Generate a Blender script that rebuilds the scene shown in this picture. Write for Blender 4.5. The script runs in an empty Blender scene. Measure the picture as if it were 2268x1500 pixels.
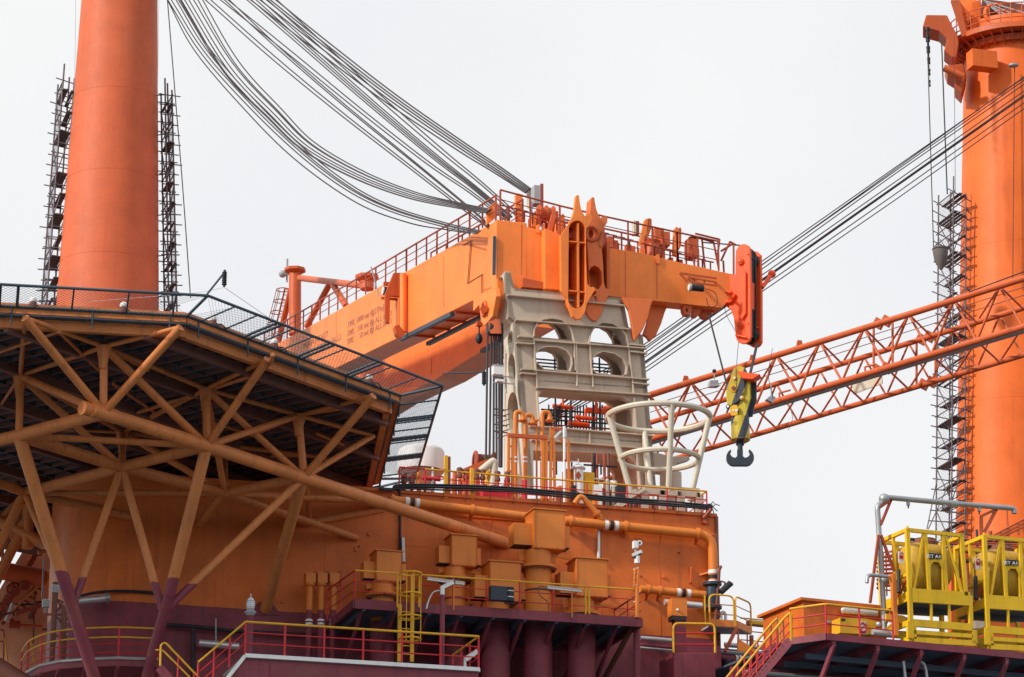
import bpy, bmesh, math, random
from mathutils import Vector, Matrix
from mathutils.geometry import tessellate_polygon
random.seed(7)
R = math.radians
C = bpy.context.scene.collection
# ------------------------------------------------------------------ camera, sky, sun, exposure
F = 7000.0; PITCH = R(17.45); CAM = Vector((0, 0, 3.0))
cd = bpy.data.cameras.new('camera'); cam = bpy.data.objects.new('camera', cd); C.objects.link(cam)
cam.location = CAM; cam.rotation_euler = (R(90) + PITCH, 0, 0)
cd.sensor_width = 36; cd.lens = F / 2268 * 36; cd.clip_start = .5; cd.clip_end = 9000
bpy.context.scene.camera = cam
SUN_DIR = Vector((-.70, -.43, .56)).normalized()
w = bpy.data.worlds.new('World'); bpy.context.scene.world = w; w.use_nodes = True
nt = w.node_tree; nt.nodes.clear()
def N(nt, t, **k):
    n = nt.nodes.new(t)
    for a, v in k.items():
        if a.startswith('_'): setattr(n, a[1:], v)
        else: n.inputs[a.replace('__', ' ')].default_value = v
    return n
sky = N(nt, 'ShaderNodeTexSky', _sky_type='NISHITA', _sun_disc=False, _sun_elevation=math.asin(SUN_DIR.z),
        _sun_rotation=math.atan2(SUN_DIR.x, SUN_DIR.y), _air_density=1.0, _dust_density=4.0)
tc = N(nt, 'ShaderNodeTexCoord')
cl = N(nt, 'ShaderNodeTexNoise', Scale=3.0, Detail=5.0, Roughness=.5)
nt.links.new(tc.outputs['Generated'], cl.inputs['Vector'])
rp = N(nt, 'ShaderNodeValToRGB')
rp.color_ramp.elements[0].position = .3; rp.color_ramp.elements[0].color = (8.5, 8.7, 9.05, 1)
rp.color_ramp.elements[1].position = .62; rp.color_ramp.elements[1].color = (10.0, 9.98, 9.95, 1)
nt.links.new(cl.outputs['Fac'], rp.inputs['Fac'])
mx = N(nt, 'ShaderNodeMixRGB', Fac=.93)
nt.links.new(sky.outputs[0], mx.inputs[1]); nt.links.new(rp.outputs[0], mx.inputs[2])
bg = N(nt, 'ShaderNodeBackground', Strength=.1); ow = N(nt, 'ShaderNodeOutputWorld')
nt.links.new(mx.outputs[0], bg.inputs[0]); nt.links.new(bg.outputs[0], ow.inputs[0])
sl = bpy.data.lights.new('sun', 'SUN'); sl.energy = 3.6; sl.angle = R(4); sl.color = (1, .93, .82)
so = bpy.data.objects.new('sun', sl); C.objects.link(so); so.rotation_euler = SUN_DIR.to_track_quat('Z', 'Y').to_euler()
vs = bpy.context.scene.view_settings
vs.view_transform = 'Standard'; vs.look = 'None'; vs.exposure = 0; vs.gamma = 1; vs.use_curve_mapping = False

# ------------------------------------------------------------------ measuring: sight lines of the photograph cut with real planes
def ray(p):
    x = (p[0] - 1134) / F; y = (750 - p[1]) / F
    return Vector((x, math.cos(PITCH) - y * math.sin(PITCH), math.sin(PITCH) + y * math.cos(PITCH)))
def P(p, Y): d = ray(p); return CAM + d * (Y / d.y)
def PZ(p, z): d = ray(p); return CAM + d * ((z - CAM.z) / d.z)
class Plane:
    def __init__(s, o, ang):
        s.o = o.copy(); s.u = Vector((math.cos(R(ang)), math.sin(R(ang)), 0)); s.n = Vector((s.u.y, -s.u.x, 0)); s.a = ang
        if s.n.y > 0: s.n = -s.n
    def at(s, p, off=0):
        d = ray(p); o = s.o + s.n * off
        return CAM + d * ((o - CAM).dot(s.n) / d.dot(s.n))
    def pts(s, L, off=0): return [s.at(p, off) for p in L]
def zf(x0, y0, k): return lambda *a: [(x0 + x / k, y0 + y / k) for x, y in a] if not isinstance(a[0], (int, float)) else (x0 + a[0] / k, y0 + a[1] / k)
ZA = zf(0, 600, 3.24); ZC = zf(0, 950, 2.727); ZD = zf(600, 1040, 3.26); ZE = zf(1050, 1040, 3.2615); ZF = zf(1580, 1080, 3.2965)
ZH = zf(1000, 400, 3.065); ZT = zf(1050, 580, 2.631); ZR = zf(1980, 0, 3.125); ZS = zf(1980, 400, 1.923); ZL = zf(60, 120, 2.5865)
ZM = zf(560, 560, 4.2); ZX = zf(1400, 600, 2.613); ZN = zf(1100, 860, 4.3615); ZO = zf(780, 960, 5.67); ZP = zf(1060, 400, 5.67)
ZQ = zf(1560, 780, 5.556); ZU = zf(0, 1150, 4.285); ZV = zf(1920, 1080, 4.1667); ZW = zf(330, 0, 2.607); ZY = zf(1400, 1330, 4.93)
ZB = zf(500, 560, 2.7774)
UP = Vector((0, 0, 1))

# ------------------------------------------------------------------ materials
def paint(name, col, rough=.45, var=.12, dirt=.25, dirtcol=(.10, .05, .03), metal=0, low=None, zcut=0, streak=.5, bump=.12):
    m = bpy.data.materials.new(name); m.use_nodes = True; t = m.node_tree
    b = t.nodes['Principled BSDF']; b.inputs['Roughness'].default_value = rough; b.inputs['Metallic'].default_value = metal
    b.inputs['Specular IOR Level'].default_value = .35
    g = N(t, 'ShaderNodeNewGeometry'); L = t.links.new
    base = N(t, 'ShaderNodeRGB'); base.outputs[0].default_value = (*col, 1); out = base.outputs[0]
    if low:
        sp = N(t, 'ShaderNodeSeparateXYZ'); L(g.outputs['Position'], sp.inputs[0])
        gt = N(t, 'ShaderNodeMath', _operation='GREATER_THAN'); gt.inputs[1].default_value = zcut; nz = N(t, 'ShaderNodeTexNoise', Scale=9.0, Detail=4); L(g.outputs['Position'], nz.inputs['Vector']); ad = N(t, 'ShaderNodeMath', _operation='MULTIPLY_ADD'); ad.inputs[1].default_value = .12; L(nz.outputs[0], ad.inputs[0]); L(sp.outputs[2], ad.inputs[2]); L(ad.outputs[0], gt.inputs[0])
        m2 = N(t, 'ShaderNodeMixRGB', Color1=(*low, 1)); L(gt.outputs[0], m2.inputs[0]); L(out, m2.inputs[2]); out = m2.outputs[0]
    n1 = N(t, 'ShaderNodeTexNoise', Scale=.55, Detail=5, Roughness=.6); L(g.outputs['Position'], n1.inputs['Vector'])
    mr = N(t, 'ShaderNodeMapRange'); mr.inputs[1].default_value = .3; mr.inputs[2].default_value = .7
    mr.inputs[3].default_value = 1 - var; mr.inputs[4].default_value = 1 + var; L(n1.outputs[0], mr.inputs[0])
    mul = N(t, 'ShaderNodeVectorMath', _operation='SCALE'); L(out, mul.inputs[0]); L(mr.outputs[0], mul.inputs['Scale'])
    mp = N(t, 'ShaderNodeMapping'); mp.inputs['Scale'].default_value = (3.2, 3.2, .28); L(g.outputs['Position'], mp.inputs[0])
    n2 = N(t, 'ShaderNodeTexNoise', Scale=1.0, Detail=6, Roughness=.65); L(mp.outputs[0], n2.inputs['Vector'])
    r2 = N(t, 'ShaderNodeMapRange'); r2.inputs[1].default_value = .52; r2.inputs[2].default_value = .8
    r2.inputs[3].default_value = 0; r2.inputs[4].default_value = min(.9, dirt * streak * 3.2); L(n2.outputs[0], r2.inputs[0])
    n3 = N(t, 'ShaderNodeTexNoise', Scale=5.5, Detail=8, Roughness=.75); L(g.outputs['Position'], n3.inputs['Vector'])
    r3 = N(t, 'ShaderNodeMapRange'); r3.inputs[1].default_value = .58; r3.inputs[2].default_value = .76
    r3.inputs[3].default_value = 0; r3.inputs[4].default_value = min(.8, dirt * 2.2); L(n3.outputs[0], r3.inputs[0])
    mxx = N(t, 'ShaderNodeMath', _operation='MAXIMUM'); L(r2.outputs[0], mxx.inputs[0]); L(r3.outputs[0], mxx.inputs[1])
    md = N(t, 'ShaderNodeMixRGB', Color2=(*dirtcol, 1)); L(mxx.outputs[0], md.inputs[0]); L(mul.outputs[0], md.inputs[1])
    n4 = N(t, 'ShaderNodeTexNoise', Scale=.28, Detail=9, Roughness=.72); mp4 = N(t, 'ShaderNodeMapping'); mp4.inputs['Location'].default_value = (31, 7, 3); L(g.outputs['Position'], mp4.inputs[0]); L(mp4.outputs[0], n4.inputs['Vector'])
    r4 = N(t, 'ShaderNodeMapRange'); r4.inputs[1].default_value = .52; r4.inputs[2].default_value = .66; r4.inputs[3].default_value = 0; r4.inputs[4].default_value = min(.35, dirt * 1.1); L(n4.outputs[0], r4.inputs[0])
    fd = N(t, 'ShaderNodeMixRGB', Color2=(min(1, col[0] * .95 + .09), col[1] * .95 + .07, col[2] * .95 + .05, 1) if not low else (.42, .17, .09, 1)); L(r4.outputs[0], fd.inputs[0]); L(md.outputs[0], fd.inputs[1])
    L(fd.outputs[0], b.inputs['Base Color'])
    rr = N(t, 'ShaderNodeMapRange'); rr.inputs[3].default_value = rough - .1; rr.inputs[4].default_value = min(1, rough + .18); L(n3.outputs[0], rr.inputs[0]); L(rr.outputs[0], b.inputs['Roughness'])
    if bump:
        bp = N(t, 'ShaderNodeBump', Strength=bump, Distance=.05); L(n1.outputs[0], bp.inputs['Height']); L(bp.outputs[0], b.inputs['Normal'])
    return m
M = {}
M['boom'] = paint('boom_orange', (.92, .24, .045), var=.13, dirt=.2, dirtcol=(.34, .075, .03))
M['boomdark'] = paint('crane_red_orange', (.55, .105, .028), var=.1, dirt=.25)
M['boomshade'] = paint('boom_shaded_orange', (.74, .17, .045), var=.08, dirt=.2)  # boom orange darkened: shade put into the colour of cheek and horns
M['crail'] = paint('crane_rail_red', (.36, .065, .035), var=.1, dirt=.3)
M['house'] = paint('deckhouse_orange', (.64, .145, .02), var=.2, dirt=.30, dirtcol=(.2, .055, .02), bump=.25)
M['duct'] = paint('duct_orange', (.68, .20, .03), var=.08, dirt=.22, dirtcol=(.2, .06, .02))
M['tube'] = paint('truss_ochre', (.66, .22, .065), var=.15, dirt=.4, dirtcol=(.16, .05, .025))
M['maroon'] = paint('hull_maroon', (.215, .04, .06), rough=.55, var=.25, dirt=.5, dirtcol=(.05, .03, .05))
M['towerl'] = paint('column_orange', (.62, .125, .045), var=.12, dirt=.2, dirtcol=(.28, .06, .04), rough=.55)
M['towerr'] = paint('column_bright_orange', (.80, .145, .018), var=.12, dirt=.24, dirtcol=(.35, .06, .02), rough=.5)
M['beige'] = paint('beige_paint', (.53, .43, .34), var=.1, dirt=.3, dirtcol=(.2, .14, .1))
M['cream'] = paint('cream_and_sunlit_beige', (.58, .54, .44), var=.08, dirt=.15, dirtcol=(.25, .2, .15))  # cream parts; doubles as sunlit beige on the rest tower's side plates
M['net'] = paint('net_steel', (.05, .08, .11), rough=.5, dirt=.2)
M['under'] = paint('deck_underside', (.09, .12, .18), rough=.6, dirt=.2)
M['joist'] = paint('joist_brown', (.22, .10, .085), rough=.6, dirt=.3)
M['red'] = paint('rail_red', (.55, .02, .03), dirt=.2)
M['yel'] = paint('rail_yellow', (.72, .38, .02), dirt=.2)
M['tank'] = paint('tank_yellow', (.78, .475, .008), var=.12, dirt=.4, dirtcol=(.2, .12, .02))
M['tankbody'] = paint('tank_body', (.50, .30, .03), var=.12, dirt=.3, dirtcol=(.14, .08, .02))
M['rope'] = paint('wire_rope', (.045, .035, .04), rough=.6, var=.05, dirt=0, bump=0)
M['cable'] = paint('black_cable', (.02, .025, .035), rough=.35, dirt=0, bump=0)
M['white'] = paint('white_paint', (.78, .79, .8), var=.04, dirt=.12)
M['grey'] = paint('grey_paint', (.36, .38, .41), var=.06, dirt=.15)
M['galv'] = paint('galvanised', (.34, .36, .38), rough=.4, metal=.5, dirt=.2)
M['blk'] = paint('black_rubber', (.02, .022, .028), rough=.5, dirt=.1)
M['print'] = paint('lettering_grey', (.38, .17, .11), dirt=.2, bump=0)
M['wprint'] = paint('lettering_white', (.85, .85, .85), dirt=0, bump=0)
M['scaf'] = paint('scaffold_tube', (.13, .11, .13), rough=.5, dirt=.3, metal=.3)
M['plank'] = paint('scaffold_plank', (.14, .12, .12), rough=.8, dirt=.3)
M['sred'] = paint('signal_red', (.95, .10, .02), rough=.3, var=.05, dirt=.08)
M['hook'] = paint('hook_blue_black', (.025, .04, .06), rough=.4, dirt=.2)
M['silver'] = paint('silver_cladding', (.62, .62, .64), rough=.35, metal=.6, dirt=.1)
M['lens'] = paint('lamp_glass', (.75, .8, .85), rough=.1, dirt=0, bump=0)
M['pale'] = paint('pale_sunlit_orange', (.88, .50, .30), var=.15, dirt=.3, dirtcol=(.45, .2, .12))  # pale orange paint, lightened further to look sunlit below the helideck
M['brown'] = paint('rust_brown', (.19, .07, .05), rough=.7, dirt=.4)
def stripes():
    m = paint('hazard_stripes', (.50, .38, .03), dirt=.5, dirtcol=(.07, .06, .04)); t = m.node_tree; L = t.links.new
    md = [n for n in t.nodes if n.type == 'VECT_MATH'][0]; src = md.inputs[0].links[0]
    g = [n for n in t.nodes if n.type == 'NEW_GEOMETRY'][0]
    wv = N(t, 'ShaderNodeMath', _operation='SINE'); sp = N(t, 'ShaderNodeSeparateXYZ'); L(g.outputs['Position'], sp.inputs[0])
    a = N(t, 'ShaderNodeMath', _operation='MULTIPLY_ADD'); a.inputs[1].default_value = 9.; L(sp.outputs[0], a.inputs[0])
    b = N(t, 'ShaderNodeMath', _operation='MULTIPLY'); b.inputs[1].default_value = -3.2; L(sp.outputs[2], b.inputs[0]); L(b.outputs[0], a.inputs[2])
    L(a.outputs[0], wv.inputs[0]); gt = N(t, 'ShaderNodeMath', _operation='GREATER_THAN'); gt.inputs[1].default_value = .25; L(wv.outputs[0], gt.inputs[0])
    mm = N(t, 'ShaderNodeMixRGB', Color2=(.05, .06, .09, 1)); L(src.from_socket, mm.inputs[1]); L(gt.outputs[0], mm.inputs[0]); L(mm.outputs[0], md.inputs[0])
    return m
M['stripe'] = stripes()

# ------------------------------------------------------------------ object helpers
WM = {}
def put(o, parent, mat4):
    C.objects.link(o); WM[o.name] = mat4.copy()
    if parent is not None:
        o.parent = parent; o.matrix_basis = WM[parent.name].inverted() @ mat4
    else: o.matrix_basis = mat4
    return o
def thing(name, label, cat, loc, group=None):
    o = bpy.data.objects.new(name, None); o.empty_display_size = .3
    put(o, None, Matrix.Translation(loc)); o['label'] = label; o['category'] = cat
    if group: o['group'] = group
    return o
def tag(o, label, cat, group=None):
    o['label'] = label; o['category'] = cat
    if group: o['group'] = group
    return o
def mesh(name, verts, faces, mat, parent, smooth=False, angle=None):
    c = sum(verts, Vector()) / len(verts)
    me = bpy.data.meshes.new(name); me.from_pydata([v - c for v in verts], [], faces); me.materials.append(mat if not isinstance(mat, str) else M[mat])
    bm = bmesh.new(); bm.from_mesh(me); bmesh.ops.recalc_face_normals(bm, faces=bm.faces)
    if smooth:
        for f in bm.faces: f.smooth = True
        for e in bm.edges:
            if len(e.link_faces) == 2 and e.calc_face_angle(0) > R(38): e.smooth = False
    bm.to_mesh(me); bm.free()
    o = bpy.data.objects.new(name, me)
    if name in BEV:
        bv = o.modifiers.new('bevel', 'BEVEL'); bv.width = BEV[name]; bv.segments = 2; bv.limit_method = 'ANGLE'; bv.angle_limit = R(50)
    return put(o, parent, Matrix.Translation(c))
BEV = dict(hood=.03, head_box=.04, tip_box=.04, boom_leg=.04, head_pad=.03, cheek_plate=.04, cheek=.03, guide_horn=.03, corner_lug=.03, jib_bracket=.05, lower_bracket=.05, side_fin=.02, body=.03, arm_web=.03, block=.03, shell=.03, rope_guide=.02)
UC = {}
def unit(kind, mat, seg=12):
    k = (kind, mat, seg)
    if k in UC: return UC[k]
    bm = bmesh.new()
    if kind == 'rod':
        bmesh.ops.create_cone(bm, cap_ends=True, segments=seg, radius1=1, radius2=1, depth=1, matrix=Matrix.Translation((0, 0, .5)))
        for f in bm.faces: f.smooth = len(f.verts) == 4
        for e in bm.edges:
            if any(len(f.verts) != 4 for f in e.link_faces): e.smooth = False
    elif kind == 'ball':
        bmesh.ops.create_uvsphere(bm, u_segments=16, v_segments=10, radius=1)
        for f in bm.faces: f.smooth = True
    else:
        bmesh.ops.create_cube(bm, size=1)
    me = bpy.data.meshes.new(kind + '_mesh'); bm.to_mesh(me); bm.free(); me.materials.append(M[mat]); UC[k] = me; return me
def frame(a, b, up=UP):
    z = (b - a); l = z.length; z = z / l
    if abs(z.dot(up)) > .995: up = Vector((.957, .289, 0)) if abs(z.z) > .9 else UP
    x = up.cross(z).normalized(); y = z.cross(x)
    return x, y, z, l
def mat4(x, y, z, o): return Matrix(((x.x, y.x, z.x, o.x), (x.y, y.y, z.y, o.y), (x.z, y.z, z.z, o.z), (0, 0, 0, 1)))
def rod(name, a, b, r, mat, parent, seg=12):
    if (b - a).length < 1e-4: return None
    x, y, z, l = frame(a, b); o = bpy.data.objects.new(name, unit('rod', mat, seg))
    return put(o, parent, mat4(x * r, y * r, z * l, a))
def bar(name, a, b, w, h, mat, parent, up=UP):     # w across, h along 'up'
    x, y, z, l = frame(a, b, up); o = bpy.data.objects.new(name, unit('box', mat))
    return put(o, parent, mat4(x * w, y * h, z * l, (a + b) / 2))
def box(name, c, u, v, n, mat, parent):            # full-size axis vectors
    o = bpy.data.objects.new(name, unit('box', mat)); return put(o, parent, mat4(u, v, n, c))
def ball(name, c, r, mat, parent, sc=(1, 1, 1)):
    o = bpy.data.objects.new(name, unit('ball', mat)); return put(o, parent, Matrix.Translation(c) @ Matrix.Diagonal((r * sc[0], r * sc[1], r * sc[2], 1)))
def plate(name, outline, depth, mat, parent, holes=(), smooth=False):
    loops = [list(outline)] + [list(h) for h in holes]
    tris = tessellate_polygon(loops); V = [p for l in loops for p in l]; n = len(V)
    verts = V + [p + depth for p in V]; faces = [tuple(t) for t in tris] + [tuple(i + n for i in reversed(t)) for t in tris]
    k = 0
    for l in loops:
        m_ = len(l)
        for i in range(m_): j = (i + 1) % m_; faces.append((k + i, k + j, k + j + n, k + i + n))
        k += m_
    return mesh(name, verts, faces, mat, parent, smooth)
def fillet(pts, rad, k=5):
    out = [pts[0]]
    for i in range(1, len(pts) - 1):
        p = pts[i]; a = pts[i - 1] - p; b = pts[i + 1] - p; r = min(rad, a.length * .48, b.length * .48)
        s = p + a.normalized() * r; e = p + b.normalized() * r
        for j in range(k + 1):
            t = j / k; out.append(s * (1 - t) ** 2 + p * 2 * t * (1 - t) + e * t * t)
    return out + [pts[-1]]
def tubeverts(pts, r, seg, closed=False):
    V = []; n = len(pts); prev = None; rs = r if isinstance(r, (list, tuple)) else [r] * n
    for i, p in enumerate(pts):
        if closed: t = pts[(i + 1) % n] - pts[i - 1]
        else: t = pts[min(i + 1, n - 1)] - pts[max(i - 1, 0)]
        t.normalize()
        if prev is None: x = (UP if abs(t.z) < .9 else Vector((1, 0, 0))).cross(t).normalized()
        else: x = (prev - t * prev.dot(t)).normalized()
        prev = x; y = t.cross(x)
        for j in range(seg): a = 2 * math.pi * j / seg; V.append(p + (x * math.cos(a) + y * math.sin(a)) * rs[i])
    Fc = []
    for i in range(n if closed else n - 1):
        for j in range(seg):
            a = i * seg + j; b = i * seg + (j + 1) % seg; i2 = (i + 1) % n
            Fc.append((a, b, i2 * seg + (j + 1) % seg, i2 * seg + j))
    if not closed: Fc.append(tuple(range(seg))); Fc.append(tuple((n - 1) * seg + j for j in range(seg)))
    return V, Fc
def pipe(name, pts, r, mat, parent, bend=0, seg=10, closed=False):
    if bend: pts = fillet(pts, bend)
    V, Fc = tubeverts(pts, r, seg, closed); return mesh(name, V, Fc, mat, parent, True)
def multi(name, segs, r, mat, parent, seg=4):      # many thin members joined: netting, gratings
    V = []; Fc = []
    for a, b in segs:
        v, f = tubeverts([a, b], r, seg); k = len(V); V += v; Fc += [tuple(i + k for i in q) for q in f[:-2]]
    return mesh(name, V, Fc, mat, parent)
def crom(P_, k=6):
    out = []; Q = [P_[0] * 2 - P_[1]] + P_ + [P_[-1] * 2 - P_[-2]]
    for i in range(1, len(Q) - 2):
        a, b, c, d = Q[i - 1:i + 3]
        for j in range(k):
            t = j / k; out.append(.5 * ((2 * b) + (c - a) * t + (2 * a - 5 * b + 4 * c - d) * t * t + (3 * b - 3 * c + d - a) * t ** 3))
    return out + [P_[-1]]
def lathe(name, base, prof, mat, parent, seg=32, axis=UP, cap=True):   # prof: (r, h)
    x, y, z, l = frame(base, base + axis); V = []; Fc = []
    for r, h in prof:
        for j in range(seg): a = 2 * math.pi * j / seg; V.append(base + z * h + (x * math.cos(a) + y * math.sin(a)) * r)
    for i in range(len(prof) - 1):
        for j in range(seg): Fc.append((i * seg + j, i * seg + (j + 1) % seg, (i + 1) * seg + (j + 1) % seg, (i + 1) * seg + j))
    if cap: Fc.append(tuple(range(seg))); Fc.append(tuple((len(prof) - 1) * seg + j for j in range(seg)))
    return mesh(name, V, Fc, mat, parent, True)
def ring(name, c, R_, r, mat, parent, ax=(Vector((1, 0, 0)), Vector((0, 1, 0))), seg=36, a0=0, a1=360):
    closed = abs(a1 - a0) >= 360; n = seg if closed else seg + 1
    pts = [c + (ax[0] * math.cos(R(a0 + (a1 - a0) * i / seg)) + ax[1] * math.sin(R(a0 + (a1 - a0) * i / seg))) * R_ for i in range(n)]
    return pipe(name, pts, r, mat, parent, closed=closed, seg=8)
def text(name, s, a, b, h, n, mat, parent):        # lettering from a to b (baseline), cap height h
    c = bpy.data.curves.new(name, 'FONT'); c.body = s; c.size = 1; c.extrude = .004; c.resolution_u = 2
    t = bpy.data.objects.new('tmp', c); C.objects.link(t); dg = bpy.context.evaluated_depsgraph_get(); dg.update()
    me = bpy.data.meshes.new_from_object(t.evaluated_get(dg)); bpy.data.objects.remove(t)
    xs = [v.co.x for v in me.vertices]; x0, x1 = min(xs), max(xs)
    me.materials.clear(); me.materials.append(M[mat]); me.name = name
    u = b - a; v = (UP - u.normalized() * u.normalized().z).normalized(); nn = u.cross(v).normalized()
    if nn.dot(n) < 0: nn = -nn
    sx = u / (x1 - x0); o = bpy.data.objects.new(name, me)
    return put(o, parent, mat4(sx, v * (h / .72), nn, a - sx * x0 + n * .012))
def rail(parent, pts, h=1.05, step=1.6, post='red', top='yel', mid='red', nm=2, r=.03, closed_ends=True, first=True, last=True):
    for i in range(len(pts) - 1):
        a, b = pts[i], pts[i + 1]; k = max(1, round((b - a).length / step))
        for j in range(k + 1):
            if j == k and (i < len(pts) - 2 or not last): continue
            if i == 0 and j == 0 and not first: continue
            q = a.lerp(b, j / k); rod('post', q, q + UP * (h - r), r * .95, post, parent, 8)
        for m_ in range(nm):
            z = UP * (h * (m_ + 1) / (nm + 1)); rod('mid_rail', a + z, b + z, r * .6, mid, parent, 6)
    pipe('handrail', [q + UP * h for q in pts], r, top, parent, bend=.15, seg=8)
def floodlight(name, label, c, aim, size, mat='grey', arm=None, armmat='galv'):
    t = thing(name, label, 'light', c); aim = aim.normalized(); x, y, z, l = frame(c, c + aim)
    s = size
    box('housing', c, x * s, y * s * .8, z * s * .6, mat, t); box('lens', c + z * s * .32, x * s * .85, y * s * .65, z * s * .05, 'lens', t)
    rod('bracket', c, arm if arm else c - y * s, s * .06, armmat, t, 6); return t
# ------------------------------------------------------------------ the setting: the sea
bm = bmesh.new(); bmesh.ops.create_grid(bm, x_segments=2, y_segments=2, size=4000)
me = bpy.data.meshes.new('sea_water'); bm.to_mesh(me); bm.free()
wm = bpy.data.materials.new('sea'); wm.use_nodes = True; b_ = wm.node_tree.nodes['Principled BSDF']
b_.inputs['Base Color'].default_value = (.05, .07, .075, 1); b_.inputs['Roughness'].default_value = .25
n_ = N(wm.node_tree, 'ShaderNodeTexNoise', Scale=.8, Detail=6.0); g_ = N(wm.node_tree, 'ShaderNodeNewGeometry'); wm.node_tree.links.new(g_.outputs['Position'], n_.inputs['Vector'])
bp_ = N(wm.node_tree, 'ShaderNodeBump', Strength=.6, Distance=.4); wm.node_tree.links.new(n_.outputs[0], bp_.inputs['Height']); wm.node_tree.links.new(bp_.outputs[0], b_.inputs['Normal'])
me.materials.append(wm); sea = bpy.data.objects.new('sea_water', me); C.objects.link(sea); sea['kind'] = 'structure'

# ------------------------------------------------------------------ ship axes and main planes
ANG = 16.8
U = Vector((math.cos(R(ANG)), math.sin(R(ANG)), 0)); NB = Vector((-U.y, U.x, 0))      # along the front, and towards the back
WALL = Plane(P((1120, 1200), 114.6), ANG)
ztop = WALL.at((1220, 1116)).z; zmid = WALL.at((900, 1372)).z
BACK = lambda k: Plane(WALL.o + NB * k, ANG)

# deckhouse: rounded box on plan, orange above, maroon below
HL = WALL.at((150, 1300)); HR = WALL.at((1594, 1300)); Z0 = -1.0
def plan(z, rad=2.2, dep=17):
    a = HL.copy(); b = HR.copy(); a.z = b.z = z; L = [b + NB * dep, b]
    c = a + U * rad + NB * rad
    for i in range(9): t = R(90) * i / 8; L.append(c - NB * rad * math.cos(t) - U * rad * math.sin(t))
    L.append(a + NB * 4.6); L.append(a + U * 9 + NB * dep); return L
house = thing('deckhouse', 'big orange steel deckhouse with maroon lower walls and rounded left corner', 'building', Vector((HL.x, HL.y, 0)))
plate('upper_wall', plan(zmid), UP * (ztop - zmid), 'house', house, smooth=True)
plate('lower_wall', plan(Z0), UP * (zmid - Z0 - .004), 'maroon', house, smooth=True)
for px in (300, 480, 720, 885, 1088, 1225, 1330, 1460):                     # vertical weld seams and plating edges
    a = WALL.at((px, 1200)); a.z = zmid; b = a.copy(); b.z = ztop - .1; bar('weld_seam', a + WALL.n * .004, b + WALL.n * .004, .022, .016, 'house', house)
a = WALL.at((885, 1200), .01); b = WALL.at((1592, 1200), .01); a.z = b.z = ztop - .75; bar('weld_seam', a, b, .025, .02, 'house', house)
random.seed(31)
for i in range(26):      # small welded pads and eyes on the wall
    c_ = WALL.at((random.uniform(400, 1575), random.uniform(1140, 1350)), .03); s_ = random.uniform(.05, .11)
    if i % 3: box('wall_pad', c_, U * s_, UP * s_ * 1.3, WALL.n * .06, 'house', house)
    else: rod('wall_eye', c_ - WALL.n * .03, c_ + WALL.n * .05, s_ * .5, 'brown', house, 10)
q = [WALL.at(p, .012) for p in ((888, 1168), (948, 1170), (948, 1212), (888, 1210))]
plate('doubler_plate', q, NB * .01, 'house', house)
a = HR.copy(); a.z = zmid; b = a.copy(); b.z = ztop; bar('corner_edge', a + WALL.n * .03 - U * .1, b + WALL.n * .03 - U * .1, .1, .1, 'brown', house)
a = WALL.at((1000, 1372), .05); b = WALL.at((1592, 1372), .05); a.z = b.z = ztop + .02
bar('roof_coaming', a - U * 5, b, .1, .12, 'house', house)
# seams and a gusset around the column foot on the wall
g = [WALL.at(p, .05) for p in ((545, 1362), (572, 1335), (600, 1332), (622, 1362))]
plate('gusset', g, NB * .05, 'maroon', house)

# ------------------------------------------------------------------ helideck
hB = P((460, 655), 95); zo = hB.z; hC = PZ((980, 855), zo); hD = PZ((920, 1060), zo)
S_ = (hC - hB).length; a1 = math.atan2((hC - hB).y, (hC - hB).x); V8 = []
cur = hB - Vector((math.cos(a1 - R(45)), math.sin(a1 - R(45)), 0)) * S_
hA = PZ((0, 630), zo); hA = hB + (hA - hB).normalized() * S_
V8 = [hA, hB, hC, hD]; d = math.atan2((hD - hC).y, (hD - hC).x)
for i in range(4):
    d += R(45) if i < 3 else 0
    if i < 3: V8.append(V8[-1] + Vector((math.cos(d), math.sin(d), 0)) * S_)
ctr = sum(V8, Vector()) / len(V8) if False else (hB + V8[5]) / 2
V8 = V8[:4] + [ctr * 2 - v for v in V8[:4]]
NETW = 1.45; zi = zo - .22
def inset(w, z):
    out = []
    for v in V8:
        k = v - ctr; f = 1 - w / (S_ * 1.207 * math.cos(R(22.5)) / math.cos(R(22.5))); q = ctr + k * f; q.z = z; out.append(q)
    return out
heli = thing('helideck', 'octagonal helicopter deck with safety nets, standing on a brown tube truss', 'helideck', Vector((ctr.x, ctr.y, 0)))
I1 = inset(NETW, zi); I2 = inset(NETW + .12, zi - .1); zt = zi + .12; zb = zi - .55
plate('deck_plate', [Vector((v.x, v.y, zb + .3)) for v in inset(NETW + .2, 0)], UP * .2, 'under', heli)
E_ = inset(NETW + .1, 0)
for i in range(8):
    a = E_[i].copy(); b = E_[(i + 1) % 8].copy(); a.z = b.z = zt - .16; bar('edge_beam', a, b, .16, .34, 'tube', heli)
    a.z = b.z = zb + .12; inn = (ctr - (a + b) / 2); inn.z = 0; inn.normalize(); a = a + inn * .35; b = b + inn * .35
    bar('edge_girder', a, b, .22, .34, 'joist' if i in (3, 4, 5, 6, 7) else 'tube', heli)
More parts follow.
